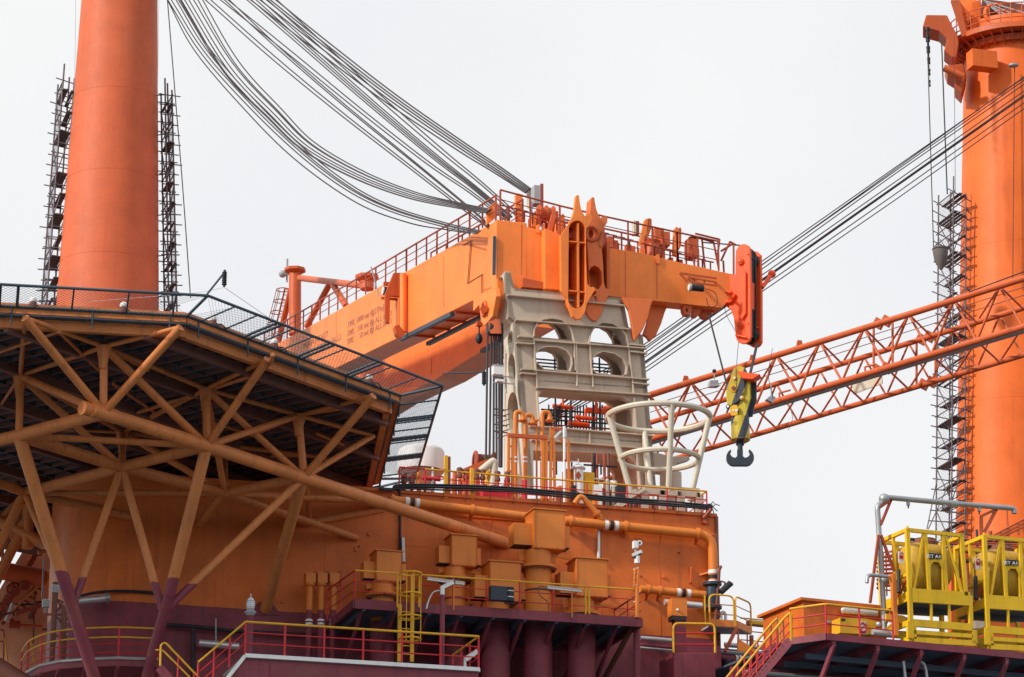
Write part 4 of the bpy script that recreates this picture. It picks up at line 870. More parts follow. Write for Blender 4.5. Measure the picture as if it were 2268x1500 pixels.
bundle('grey stay rope, %s from the left of the fanned sagging bunch above the deepest one', 'middle sagging stay ropes', [(150, -20), (420, 410), (690, 690), (890, 870), (1190, 1030), (1500, 1140), (1780, 1195), (1960, 1222)], [(2, -4), (6, -2), (11, -1), (17, 1), (24, 3), (31, 5), (38, 6)], 148, HD, rnd=2.4)
bundle('dark stay rope, %s from the left of the thin straight bunch above the sagging ones', 'lower straight stay ropes', [(315, -10), (690, 320), (1080, 640), (1500, 965), (1850, 1235), (1950, 1310)], [(0, 0), (6, 1), (22, 3), (28, 5)], 148, HD, rnd=1)
bundle('dark stay rope, %s from the left of the broad straight bunch reaching the head winches', 'broad straight stay ropes', [(400, -10), (800, 310), (1200, 630), (1600, 935), (1850, 1100), (2080, 1265)], [(0, -6), (8, -3), (30, -1), (35, 1), (41, 4), (47, 6), (54, 12), (66, 16)], 148, HD, rnd=1.5)
bundle('dark stay rope, %s from the left of the topmost bunch ending at the grey cabinet', 'topmost stay ropes', [(640, -10), (1000, 275), (1400, 580), (1800, 855), (2000, 985), (2180, 1110)], [(-12, -2), (-2, 0), (5, 3), (9, 6), (15, 9)], 148, 124, .036, rnd=.8)
wire('single thin dark wire falling from the top beside the right scaffold of the left column', [P((370, -10), 146), P((392, 260), 146), P((405, 420), 146), P((422, 660), 146)], .03, None)
for i, (x, l) in enumerate(((168, 'thin pale wire hanging left of the left column'), (352, 'thin pale wire hanging close to the right edge of the left column'))): wire(l, [P((x, -10), 146), P((x - 3, 210), 146)], .012, None, 'thin_wire', 'grey')
RR = [(174, 373, 760), (179, 381, 767), (189, 387, 780), (203, 405, 789), (212, 414, 800), (216, 417, 804), (229, 432, 814), (242, 445, 823), (171, 377, 772)]
for i, (yr, ym, yl) in enumerate(RR):
    wire('straight black stay rope, %s from the top of those behind the crane tip' % ORD[(0, 2, 3, 4, 5, 6, 7, 8, 1)[i]], [P((2340, yr - 52), 152), P((1980, ym), 149), P((1431, yl), 144), P((1190, yl + 172 - i * 6), 141)],   .03 if i != 4 else .045, 'long stay ropes on the right', smoothk=0)
# vertical falls left of the tower
VF = BACK(6.5)
for i, (x0, x1) in enumerate(((1080, 1076), (1088, 1084), (1094, 1093), (1099, 1100), (1105, 1106), (1111, 1109))):
    wire('black upright hoist fall, %s from the left beside the beige tower' % ORD[i], [VF.at((x0, 735)), VF.at((x1, 1035))], .05 if i < 5 else .09, 'upright hoist falls', smoothk=0)
c = VF.at((1092, 728)); pb_ = thing('fairlead_block', 'dark sheave guard under the corner lug where the upright ropes begin', 'sheave block', c)
rod('guard_drum', c - U * .2, c + U * .35, .3, 'blk', pb_, 24); plate('guard_cheek', [c + Vector((-.2, -.3, .2)), c + Vector((.2, -.3, .3)), c + Vector((.25, -.3, -.3)), c + Vector((-.1, -.3, -.3))], U * .1, 'boomdark', pb_)
c = BP.at(ZM(2105, 800), OFF + 3.6); aux = thing('small_hook', 'small black ball hook hanging under the corner lug of the boom', 'hook', c); ball('ball_weight', c, .17, 'blk', aux, (.9, .9, 1.35)); rod('hook_shank', c + UP * .2, c + UP * .6, .035, 'blk', aux, 8); box('swivel', c + UP * .65, U * .25, UP * .2, NB * .2, 'boomdark', aux)
# winch with red drum at the foot of the falls
c = BACK(7).at((1072, 1022)); wn = thing('rope_winch', 'rust red rope winch with sloping orange frame at the foot of the black falls', 'winch', c - UP * .6)
rod('drum_flange', c - U * .4, c - U * .34, .4, 'crail', wn, 28); rod('drum', c - U * .4, c + U * .4, .28, 'brown', wn, 24); rod('drum_flange', c + U * .35, c + U * .42, .4, 'crail', wn, 28)
plate('winch_frame', BACK(6.2).pts(ZO((1400, 440), (1700, 320), (1700, 420), (1600, 480), (1610, 800), (1400, 800))), NB * .8, 'boomdark', wn)
# masts with insulators and lanyards on the helideck corners
for (m0, m1, ins, lab) in (((456, 655), (500, 600), (497, 618), 'short aerial mast with black insulator at the front corner of the helideck net'), ((978, 828), (1070, 825), (1072, 838), 'aerial spreader with black insulator beyond the right corner of the helideck net')):
    Y = 95 if m0[0] < 600 else 104; a = P(m0, Y); b = P(m1, Y); t = thing('aerial_mast', lab, 'aerial', a); rod('mast', a, b, .035 if Y == 95 else .02, 'net', t, 8)
    c = P(ins, Y); rod('insulator_core', c - UP * .26, c + UP * .3, .04, 'blk', t, 8)
    for i in range(7): q = c + UP * (-.2 + i * .065); rod('insulator_disc', q, q + UP * .03, .08, 'blk', t, 10)
wire('thin antenna wire sloping from the front insulator to the middle of the net edge', [P((497, 637), 95), P((560, 680), 96), P((640, 735), 99)], .008, None, 'thin_wire', 'grey')
wire('thin antenna wire from the front insulator back to the left column', [P((497, 637), 95), P((420, 650), 100), P((200, 668), 120)], .008, None, 'thin_wire', 'grey')

# ------------------------------------------------------------------ guard basket on the roof
BK = BACK(2.0)
gbk = thing('guard_basket', 'cream tubular cone shaped guard of two rings and six slanting legs on the deckhouse roof', 'guard frame', BK.at((1465, 1100)))
cT = BK.at((1459, 925)); rT = 118 / F * cT.y; cM = BK.at((1461, 1018)); rM = 90 / F * cM.y; cB = BK.at((1464, 1112)); rB = 66 / F * cB.y
ring('top_ring', cT, rT, .12, 'cream', gbk, seg=48); ring('middle_ring', cM, rM, .11, 'cream', gbk, seg=48)
for t in (-78, -8, 192, 104):
    d_ = Vector((math.cos(R(t)), math.sin(R(t)), 0)); rod('leg', cT + d_ * rT, cB + d_ * rB, .115, 'cream', gbk, 16)
st_ = thing('guard_plinth', 'pale grey steel table of beams under the cream guard basket', 'stand', BK.at((1480, 1135)))
a = BACK(.9).at(ZN(1420, 985)); b = BACK(.9).at(ZN(1950, 1020)); bar('beam', a, b, .3, .35, 'beige', st_); bar('beam', a + NB * 2, b + NB * 2, .3, .35, 'beige', st_)
for s in (.0, .33, .66, 1): q = a.lerp(b, s); bar('stand_leg', q, Vector((q.x, q.y, ztop)), .3, .3, 'beige', st_); bar('stand_leg', q + NB * 2, Vector((q.x, q.y, ztop)) + NB * 2, .3, .3, 'beige', st_)
for p, q_ in ((ZN(1260, 1040), ZN(1340, 990)), (ZN(1170, 1150), ZN(1270, 1100)), (ZN(1170, 1120), ZN(1420, 980))): bar('stair_string', BACK(.8).at(p), BACK(.8).at(q_), .25, .12, 'cream', st_)
for i in range(5): a = BACK(.8).at(ZN(1190 + i * 45, 1130 - i * 28)); bar('tread', a, a + NB * .8, .3, .05, 'beige', st_)
# ------------------------------------------------------------------ roof railing and cable bundle
def roof(px, k): p = BACK(k).at(px); p.z = ztop; return p
rr = thing('roof_railing', 'red railing with yellow handrail along the deckhouse roof edge', 'railing', roof((1300, 1120), .1))
L = [roof((942, 1095), .15), roof((1300, 1125), .15), roof((1566, 1145), .15)]; rail(rr, [L[0], L[1], L[2]], 1.0, 1.55, nm=2, r=.035)
L2 = [L[2], L[2] + NB * 2.5]; rail(rr, L2, 1.0, 1.3, nm=2, r=.035, first=False, mid='red')
L3 = [roof((884, 1088), .3), roof((940, 1092), .3)]; rail(rr, L3, 1.05, 1.0, top='red', nm=2, r=.03)
for px in (987, 1045): q = roof((px, 1100), .05); bar('gate_post', q - UP * .1, q + UP * (1.55 if px == 987 else 1.15), .16, .12, 'yel', rr)
cbl = thing('cable_bundle', 'bundle of thick black cables slung along the roof railing', 'cable', roof((1250, 1110), -.1))
random.seed(4)
for i in range(5):
    o_ = -.08 - random.random() * .16; dy = i * 2.2
    pts = [WALL.at(p, -o_ * 1.0) for p in ((840, 1080 + dy * .4), (868, 1083 + dy * .5), (885, 1074 + dy), (1000, 1076 + dy + random.uniform(-2, 2)), (1130, 1080 + dy), (1250, 1091 + dy + random.uniform(-2, 2)), (1380, 1104 + dy), (1480, 1112 + dy + random.uniform(-2, 2)), (1578, 1120 + dy))]
    pipe('cable', crom(pts, 8), .035, 'cable', cbl, seg=6)
for x in range(930, 1570, 52): a = WALL.at((x, 1082 + (x - 930) * .066), .2); b = a - UP * .35; pipe('cable_tie', [a + UP * .08, a - WALL.n * .0 - UP * .3, a + NB * .3 - UP * .3], .012, 'blk', cbl, 0, 5)
for i in range(12): a = WALL.at((1560 + random.uniform(-5, 18), 1118 + random.uniform(-3, 14)), .2); b = a + Vector((random.uniform(-.3, .4), 0, random.uniform(-.3, .15))); pipe('cable_tail', [a, (a + b) / 2 + UP * .1, b], .02, 'cable', cbl, 0, 5)
dc = WALL.pts([(1570, 1122), (1572, 1150)], .15); a_ = thing('corner_davit', 'small maroon bracket at the right end of the roof railing', 'bracket', dc[1]); bar('davit_arm', dc[0], WALL.at((1560, 1160), .1), .15, .15, 'crail', a_); rod('davit_tube', WALL.at((1558, 1148), .2), WALL.at((1575, 1128), .3), .07, 'crail', a_, 8)
pipe('cable_drop', [WALL.at(p, .12) for p in ((855, 1083), (880, 1084), (886, 1090), (886, 1240))], .05, 'cable', cbl, .3, 8)
# white radome drum
rc = BACK(10).at((905, 1045)); rd = thing('satellite_drum', 'large pale grey drum on a conical foot behind the right edge of the helideck', 'tank', rc - UP * 2)
zc0, zc1 = BACK(10).at((930, 1045)).z, BACK(10).at((930, 1003)).z; r_ = 54 / F * rc.y; ccx = BACK(10).at((932, 1045))
lathe('drum', Vector((ccx.x, ccx.y, zc0)), [(r_, 0), (r_, zc1 - zc0), (r_ * .93, zc1 - zc0 + .12), (r_ * .7, zc1 - zc0 + .24), (r_ * .3, zc1 - zc0 + .32)], 'white', rd, 48)
lathe('cone_foot', Vector((ccx.x, ccx.y, zc0)), [(.35, -1.6), (.4, -.6), (.9, -.06), (r_ * .96, -.05)], 'grey', rd, 32)
rod('pedestal', Vector((ccx.x, ccx.y, ztop)), Vector((ccx.x, ccx.y, zc0 - .5)), .4, 'white', rd, 20); bar('rim_bracket', BACK(8).at((985, 1014)), BACK(8).at((996, 1014)), .08, .08, 'brown', rd); bar('side_post', BACK(8).at((994, 1012)), BACK(8).at((994, 1095)), .12, .12, 'brown', rd)
# small mushroom vents along the roof (pairs of dark cylinders)
vl = ['red brown mushroom vent between the yellow posts', 'red brown mushroom vent just left of the second yellow post', 'red brown mushroom vent right of the second yellow post', 'red brown mushroom vent beside the yellow bottle', 'red brown mushroom vent left of the orange goosenecks', 'red brown mushroom vent at the foot of the leftmost gooseneck', 'red brown mushroom vent left of the helideck drum pedestal', 'red brown mushroom vent close under the pale drum']
for (x, y), lab in zip(((1350, 500), (1430, 520), (1560, 520), (1640, 525), (1825, 545), (1950, 550), (650, 570), (750, 570)), vl):
    c = BACK(1.2).at(ZO(x, y)); t = thing('mushroom_vent', lab, 'vent', Vector((c.x, c.y, ztop)), 'mushroom vents along the roof edge'); s_ = .11
    rod('vent_pipe', Vector((c.x, c.y, ztop)), c, .07, 'boomdark', t, 12); lathe('vent_cap', c - UP * .2, [(.07, 0), (s_, .03), (s_, .14), (.08, .17), (.08, .22), (s_ + .01, .25), (s_ + .01, .38), (.07, .42)], 'brown', t, 16)
# goosenecks with white bands
GN = BACK(1.6)
for (x, y, sx_, lab) in ((180, 300, 1, 'tallest orange gooseneck vent, leftmost of the row by the tower'), (275, 330, 1, 'orange gooseneck vent second from the left of the row'), (440, 300, 1, 'orange gooseneck vent at the right end of the row')):
    a = GN.at(ZN(x, y)); t = thing('gooseneck_vent', lab, 'vent', Vector((a.x, a.y, ztop)), 'gooseneck vents on the roof'); h = .55
    top_ = a + UP * .1; pipe('neck', [Vector((a.x, a.y, ztop)), top_ + UP * .2, top_ + UP * .2 + U * .3, top_ + U * .3 - UP * .08], .085, 'duct', t, .15, 14)
    lathe('bell', top_ + U * .3 - UP * .16, [(.18, 0), (.19, .04), (.12, .07), (.1, .16)], 'duct', t, 20)
    for k in (0, 1): q = GN.at(ZN(x, 680 + 40 * k)); lathe('white_band', Vector((a.x, a.y, q.z)), [(.092, 0), (.092, .07)], 'white', t, 16)
a = GN.at(ZN(385, 310)); t = thing('thin_vent', 'thin orange vent pipe with small cap between two goosenecks', 'vent', Vector((a.x, a.y, ztop))); rod('pipe', Vector((a.x, a.y, ztop)), a, .04, 'duct', t, 10); lathe('cap', a - UP * .05, [(.05, 0), (.1, .02), (.08, .09), (.03, .12)], 'duct', t, 14)
fr = thing('ladder_support', 'orange ladder-like steel frame standing behind the gooseneck vents', 'frame', roof((1165, 1110), 1.3)); GF = BACK(1.3)
for x in (118, 128 + 30, 450, 480): bar('upright', GF.at(ZN(x, 460)), GF.at(ZN(x - 6, 1070)), .1, .1, 'duct', fr)
bar('head_beam', GF.at(ZN(105, 455)), GF.at(ZN(490, 480)), .14, .14, 'boomdark', fr)
for y in (560, 680, 800, 920, 1000): bar('rung', GF.at(ZN(118, y)), GF.at(ZN(158, y + 3)), .06, .06, 'duct', fr); bar('rung', GF.at(ZN(450, y)), GF.at(ZN(480, y + 3)), .06, .06, 'duct', fr)
f2 = thing('ladder_support', 'orange frame with ladder sides right of the goosenecks, with a white mast in it', 'frame', roof((1240, 1115), 1.3))
for x0, x1 in ((525, 520), (545, 565), (690, 705)): bar('upright', GF.at(ZN(x0, 385 if x0 < 600 else 500)), GF.at(ZN(x1, 1090)), .09, .09, 'duct', f2)
bar('head_beam', GF.at(ZN(520, 388)), GF.at(ZN(640, 400)), .1, .1, 'boomdark', f2)
for y in (500, 600, 690, 780, 870, 960): bar('rung', GF.at(ZN(525, y)), GF.at(ZN(555, y + 3)), .06, .06, 'duct', f2)
bar('strut', GF.at(ZN(610, 480)), GF.at(ZN(650, 530)), .08, .08, 'duct', f2); bar('strut', GF.at(ZN(690, 520)), GF.at(ZN(700, 860)), .08, .08, 'duct', f2)
a = BACK(1.0).at(ZN(655, 1050)); b = BACK(1.0).at(ZN(655, 370)); wmst = thing('white_mast', 'thin white mast with a red band among the orange frames', 'mast', Vector((a.x, a.y, ztop))); rod('mast_tube', Vector((a.x, a.y, ztop)), b, .055, 'white', wmst, 12)
rod('mast_sleeve', BACK(1.0).at(ZN(656, 480)), BACK(1.0).at(ZN(655, 400)), .085, 'silver', wmst, 12); rod('red_band', BACK(1.0).at(ZN(658, 712)), BACK(1.0).at(ZN(658, 690)), .06, 'red', wmst, 12)
a, b = BACK(1).at(ZN(555, 480)), BACK(1).at(ZN(620, 415)); bar('lamp_tube', a, b, .1, .08, 'white', wmst)
# lantern-like white cabinet with red diamond, yellow lockers
lc = BACK(1.5).at(ZN(790, 890)); ln = thing('foam_drum', 'white cylinder with a flat cap and dark red diamond behind the railing', 'tank', Vector((lc.x, lc.y, ztop)))
lathe('cylinder', Vector((lc.x, lc.y, ztop)), [(.19, 0), (.19, BACK(1.5).at(ZN(790, 780)).z - ztop)], 'white', ln, 28); zq = BACK(1.5).at(ZN(790, 785)).z
lathe('cap', Vector((lc.x, lc.y, zq)), [(.19, 0), (.27, .03), (.28, .07), (.23, .1), (.12, .15), (.12, .2), (.03, .24)], 'white', ln, 28); rod('cap_pin', Vector((lc.x, lc.y, zq + .2)), Vector((lc.x, lc.y, zq + .42)), .02, 'white', ln, 6)
pipe('cap_arm', [Vector((lc.x, lc.y, zq + .3)), Vector((lc.x, lc.y, zq + .3)) - U * .28, Vector((lc.x, lc.y, zq + .26)) - U * .3], .02, 'white', ln, .1, 6)
for k in range(14): t_ = k * .449; q = Vector((lc.x + .25 * math.cos(t_), lc.y + .25 * math.sin(t_), zq - .02)); rod('cap_bolt', q, q + UP * .04, .015, 'grey', ln, 6)
cc = Plane(lc, ANG).at(ZN(790, 840), .21); plate('red_diamond', [cc + UP * .17, cc + U * .12, cc - UP * .17, cc - U * .12], NB * .03, 'crail', ln)
for (x, w_, h0, mat, lab, k_) in ((720, .55, 800, 'duct', 'orange locker left of the white cylinder', 2.0), (868, .45, 830, 'yel', 'yellow locker right of the white cylinder', 1.8), (1010, .0, 0, '', '', 0)):
    if not w_: continue
    q = BACK(k_).at(ZN(x, h0)); t = thing('roof_locker', lab, 'locker', Vector((q.x, q.y, ztop)), None); hh = q.z - ztop; box('locker_body', Vector((q.x, q.y, ztop + hh / 2)), U * w_, UP * hh, NB * .6, mat, t); box('locker_door', Vector((q.x, q.y, ztop + hh / 2)) - NB * .31, U * w_ * .8, UP * hh * .85, NB * .03, mat, t)
# red pump sets, yellow bottle, cream bent pipe
c = BACK(1.0).at(ZO(1780, 740)); t = thing('pump_set', 'crimson pump housing behind the railing at the left of the orange frame', 'pump', Vector((c.x, c.y, ztop))); box('housing', Vector((c.x, c.y, ztop + .28)), U * 1.1, UP * .56, NB * .8, 'red', t)
for s in (-.4, 0, .4): q = Vector((c.x, c.y, ztop + .57)) + U * s; rod('cylinder', q, q + UP * .25, .13, 'crail', t, 14)
c = BACK(1.4).at(ZO(1010, 570)); t = thing('fire_monitor', 'red fire monitor with round wheel next to the drum pedestal', 'fire monitor', Vector((c.x, c.y, ztop))); rod('riser', Vector((c.x, c.y, ztop)), c, .07, 'grey', t, 10); rod('barrel', c - U * .4, c + U * .3, .09, 'red', t, 12); ring('wheel', c + U * .3 - UP * .1, .22, .035, 'red', t, (U, UP), 16); rod('nozzle', c, c + UP * .45, .04, 'white', t, 8)
c = BACK(2.2).at(ZO(1700, 600)); t = thing('gas_bottle', 'yellow gas bottle under the cream bent pipe', 'bottle', Vector((c.x, c.y, ztop))); lathe('bottle', Vector((c.x, c.y, ztop)), [(.2, 0), (.2, c.z - ztop + .3), (.12, c.z - ztop + .42), (.05, c.z - ztop + .46)], 'yel', t, 18)
pp = BACK(1.8); t = thing('bent_pipe', 'cream bent tube like an upside down V left of the tower foot', 'pipe', pp.at(ZO(1775, 700))); pipe('tube', [pp.at(ZO(1610, 480)), pp.at(ZO(1785, 335)), pp.at(ZO(1770, 760))], .15, 'cream', t, .15, 14)
for x, y, lab, mt in ((1290, 600, 'slim orange stand pipe between the yellow posts', 'boomdark'), (840, 600, 'short orange stand pipe in front of the drum pedestal', 'duct'), (2170, 700, 'small red standing valve at the frame foot', 'red')):
    c = BACK(.9).at(ZO(x, y - 110)); t = tag(pipe('stand_pipe', [Vector((c.x, c.y, ztop)), c], .09, mt, None, seg=10), lab, 'pipe')
# scattered posts, braces and pipework behind the cable bundle on the right half of the roof
random.seed(9)
pw = thing('roof_pipework', 'maze of thin dark and red pipes on the roof below the beige tower', 'pipework', roof((1330, 1110), 2.5)); 
for x in (925, 945, 970, 1040, 1080, 1230): k = random.uniform(2, 4); q = BACK(k).at(ZN(x, 630)); rod('riser', Vector((q.x, q.y, ztop)), q, random.choice((.035, .05, .06)), random.choice(('blk', 'brown', 'crail')), pw, 6)
for y in (740, 870, 905, 960, 1010): k = random.uniform(2, 3.5); rod('cross_pipe', BACK(k).at(ZN(random.randint(820, 900), y)), BACK(k).at(ZN(random.randint(1040, 1300), y + 20)), .04, random.choice(('blk', 'crail', 'cream')), pw, 6)
for x, y in ((1000, 980), (1060, 900), (1130, 960), (1140, 920)): k = 2.2; q = BACK(k).at(ZN(x, y)); rod('cream_duct', Vector((q.x, q.y, ztop)), q, .11, 'cream', pw, 14); ball('duct_cap', q, .115, 'cream', pw)
for i in range(16):
    x = random.uniform(1180, 1930); q = BACK(random.uniform(1, 3)).at(ZN(x, random.uniform(1000, 1120))); rod('riser', Vector((q.x, q.y, ztop)), q, .05, random.choice(('crail', 'red', 'beige', 'blk')), pw, 6)
for i in range(22):
    x = random.uniform(560, 1250); k = random.uniform(.8, 3); q = BACK(k).at(ZN(x, random.uniform(930, 1080))); h = q.z - ztop
    if h > .1: box('fitting', Vector((q.x, q.y, ztop + h / 2)), U * random.uniform(.1, .4), UP * h, NB * .3, random.choice(('blk', 'brown', 'crail', 'duct', 'white', 'beige')), pw)
for i in range(9): a = BACK(3.2).at(ZO(1260 + i * 110, 560 + random.randint(0, 60))); rod('riser', Vector((a.x, a.y, ztop)), a, .05, random.choice(('crail', 'red', 'duct')), pw, 6)
# orange pipework seen through the big opening of the tower
zc_ = BACK(11); mf = thing('valve_rack', 'tangle of black and red rods with orange valves seen through the tower opening', 'pipework', zc_.at(ZN(800, 400)))
for i in range(22): x = 500 + i * 26 + random.uniform(-6, 6); rod('rod', zc_.at(ZN(x, 160 + random.uniform(0, 40))), zc_.at(ZN(x, 460)), .035, random.choice(('blk', 'blk', 'brown')), mf, 6)
for y in (205, 260, 300, 350, 390): rod('cross_rod', zc_.at(ZN(430, y), .2), zc_.at(ZN(1120, y + 45), .2), .04, random.choice(('crail', 'blk')), mf, 6)
for x, y in ((640, 180), (970, 230), (860, 290), (790, 345), (960, 210)): c = zc_.at(ZN(x, y), .3); rod('valve', c - U * .45, c + U * .45, .09, 'sred', mf, 12); rod('valve_stem', c, c + UP * .4, .05, 'sred', mf, 6)
for i in range(8): rod('rope', zc_.at(ZN(400, 300 + i * 14), .4), zc_.at(ZN(620, 170 + i * 20), .4), .03, 'rope', mf, 6)
# arm of beams behind the tower to the right
mb = thing('beam_bracket', 'grey beige cantilever arm behind the right tower leg and the guard basket', 'beam', BACK(7).at(ZN(1600, 740)))
plate('arm_web', BACK(8.5).pts(ZN((1515, 615), (1700, 660), (1860, 655), (1870, 690), (1740, 730), (1700, 790), (1680, 830), (1640, 870), (1600, 815), (1540, 810), (1500, 720))), NB * .4, 'beige', mb)
a = BACK(8.5).at(ZN(1680, 820)); rod('arm_post', a, Vector((a.x, a.y, ztop)), .45, 'beige', mb, 20)
# ------------------------------------------------------------------ pipes on the deckhouse wall
def banded(name, label, pts, r, bands, mat='duct', off_=.35, brackets=(), bend=.6):
    L = WALL.pts(pts, off_); t = thing(name, label, 'pipe', L[0]); pipe('pipe_run', L, r, mat, t, bend, 16)
    for i, s in bands:
        a, b = L[i], L[i + 1]; d_ = (b - a).normalized(); c = a.lerp(b, s)
        for k, mt in ((-.32, 'white'), (-.12, 'blk'), (.08, 'white')): rod('colour_band', c + d_ * k, c + d_ * (k + .14), r + .012, mt, t, 16)
    for i, s in brackets:
        a, b = L[i], L[i + 1]; d_ = (b - a).normalized(); c = a.lerp(b, s); rod('pipe_clamp', c - d_ * .05, c + d_ * .05, r + .05, mat, t, 16); bar('pipe_bracket', c, c - WALL.n * (off_ - .02) - UP * .3, .1, .08, 'boomdark', t)
    return t
banded('wall_pipe', 'orange pipe with white bands running from the helideck side to the tallest vent hood', [(862, 1107), (1172, 1146)], .17, [(0, .17)], brackets=[(0, .02), (0, .59)])
banded('wall_pipe', 'orange pipe with white bands running from the tallest vent hood, bending down at the corner', [(1250, 1154), (1578, 1186), (1580, 1300)], .18, [(0, .32), (1, .84)], brackets=[(0, .41), (0, .9), (0, .04)])
banded('wall_pipe', 'short level orange pipe with white bands low at the right corner', [(1418, 1305), (1562, 1318)], .15, [(0, .68)], brackets=[(0, .12), (0, .3)])
c = WALL.at((1578, 1320), .35); t = thing('pipe_valve', 'dark blue grey flange joint at the bottom of the right corner pipe', 'valve', c); lathe('valve_body', c - UP * .5, [(.35, 0), (.35, .1), (.24, .15), (.28, .5), (.24, .85), (.36, .9), (.36, 1.0)], 'hook', t, 20)
banded('wall_pipe', 'diagonal thin orange pipe climbing over the roof edge below the cable bundle', [(1272, 1116), (1284, 1100), (1292, 1102), (1332, 1148)], .1, [], off_=.45, brackets=[(2, .75)], bend=.25)
t = tag(pipe('conduit', [WALL.at((1326, 1168), .1), WALL.at((1326, 1238), .1)], .07, 'silver', None), 'thin silver conduit on the orange wall above the right vent hood', 'pipe')
t = tag(pipe('conduit', [WALL.at((1333, 1145), .1), WALL.at((1333, 1238), .1)], .03, 'duct', None), 'very thin orange conduit beside the silver one', 'pipe')
t = thing('wall_light', 'narrow white strip lamp on the wall beside the black cable', 'light', WALL.at((893, 1215), .12)); bar('lamp_tube', WALL.at((892, 1192), .12), WALL.at((894, 1245), .12), .16, .1, 'white', t); bar('lamp_base', WALL.at((892, 1192), .04), WALL.at((894, 1245), .04), .22, .05, 'grey', t)
for p, r in (((1531, 1272), 0), ): 
    a = WALL.at((1531, 1258), .08); b = WALL.at((1530, 1290), .08); t = tag(pipe('grab_bar', [a - WALL.n * .08, a, b, b - WALL.n * .08], .05, 'boomdark', None, .05, 8), 'upright grab handle on the orange wall', 'handle')
t = thing('corner_bracket', 'triangular shelf bracket beside the corner pipe', 'bracket', WALL.at((1560, 1270), .1)); q = WALL.pts([(1548, 1272), (1584, 1266), (1586, 1272)], .02); plate('shelf', [q[0], q[1], q[1] + WALL.n * .6], UP * -.06, 'duct', t)
# curved hose and silver tube lamp on the left of the wall
t = thing('tube_lamp', 'long silver tube lamp on the column wall behind the V of legs', 'light', WALL.at((200, 1330), .4)); rod('tube', WALL.at((166, 1332), .5), WALL.at((234, 1325), .5), .13, 'silver', t, 14); rod('end_cap', WALL.at((234, 1325), .5), WALL.at((242, 1323), .5), .17, 'galv', t, 14); bar('lamp_arm', WALL.at((225, 1326), .5), WALL.at((225, 1322), .02), .06, .06, 'galv', t)
tag(pipe('hose', crom([WALL.at(p, .15) for p in ((165, 1326), (195, 1316), (240, 1310), (300, 1310), (352, 1314))], 6), .05, 'blk', None), 'black hose curving along the wall above the maroon paint line', 'hose')
tag(pipe('hose', crom([WALL.at(p, .3) for p in ((365, 1384), (430, 1388), (520, 1398), (600, 1402), (700, 1408))], 6), .07, 'blk', None), 'black hose running level along the maroon wall above the front platform', 'hose')
tag(pipe('hose', [WALL.at(p, .3) for p in ((428, 1392), (428, 1500))], .08, 'blk', None), 'black pipe dropping down the maroon wall', 'pipe')
t = thing('tube_lamp', 'silver tube lamp on the maroon wall near the stair rail', 'light', WALL.at((480, 1428), .5)); rod('tube', WALL.at((440, 1424), .5), WALL.at((528, 1432), .5), .13, 'silver', t, 14); rod('stem', WALL.at((478, 1370), .4), WALL.at((478, 1424), .5), .03, 'galv', t, 6); bar('lamp_arm', WALL.at((470, 1428), .5), WALL.at((470, 1434), 0), .05, .05, 'galv', t)

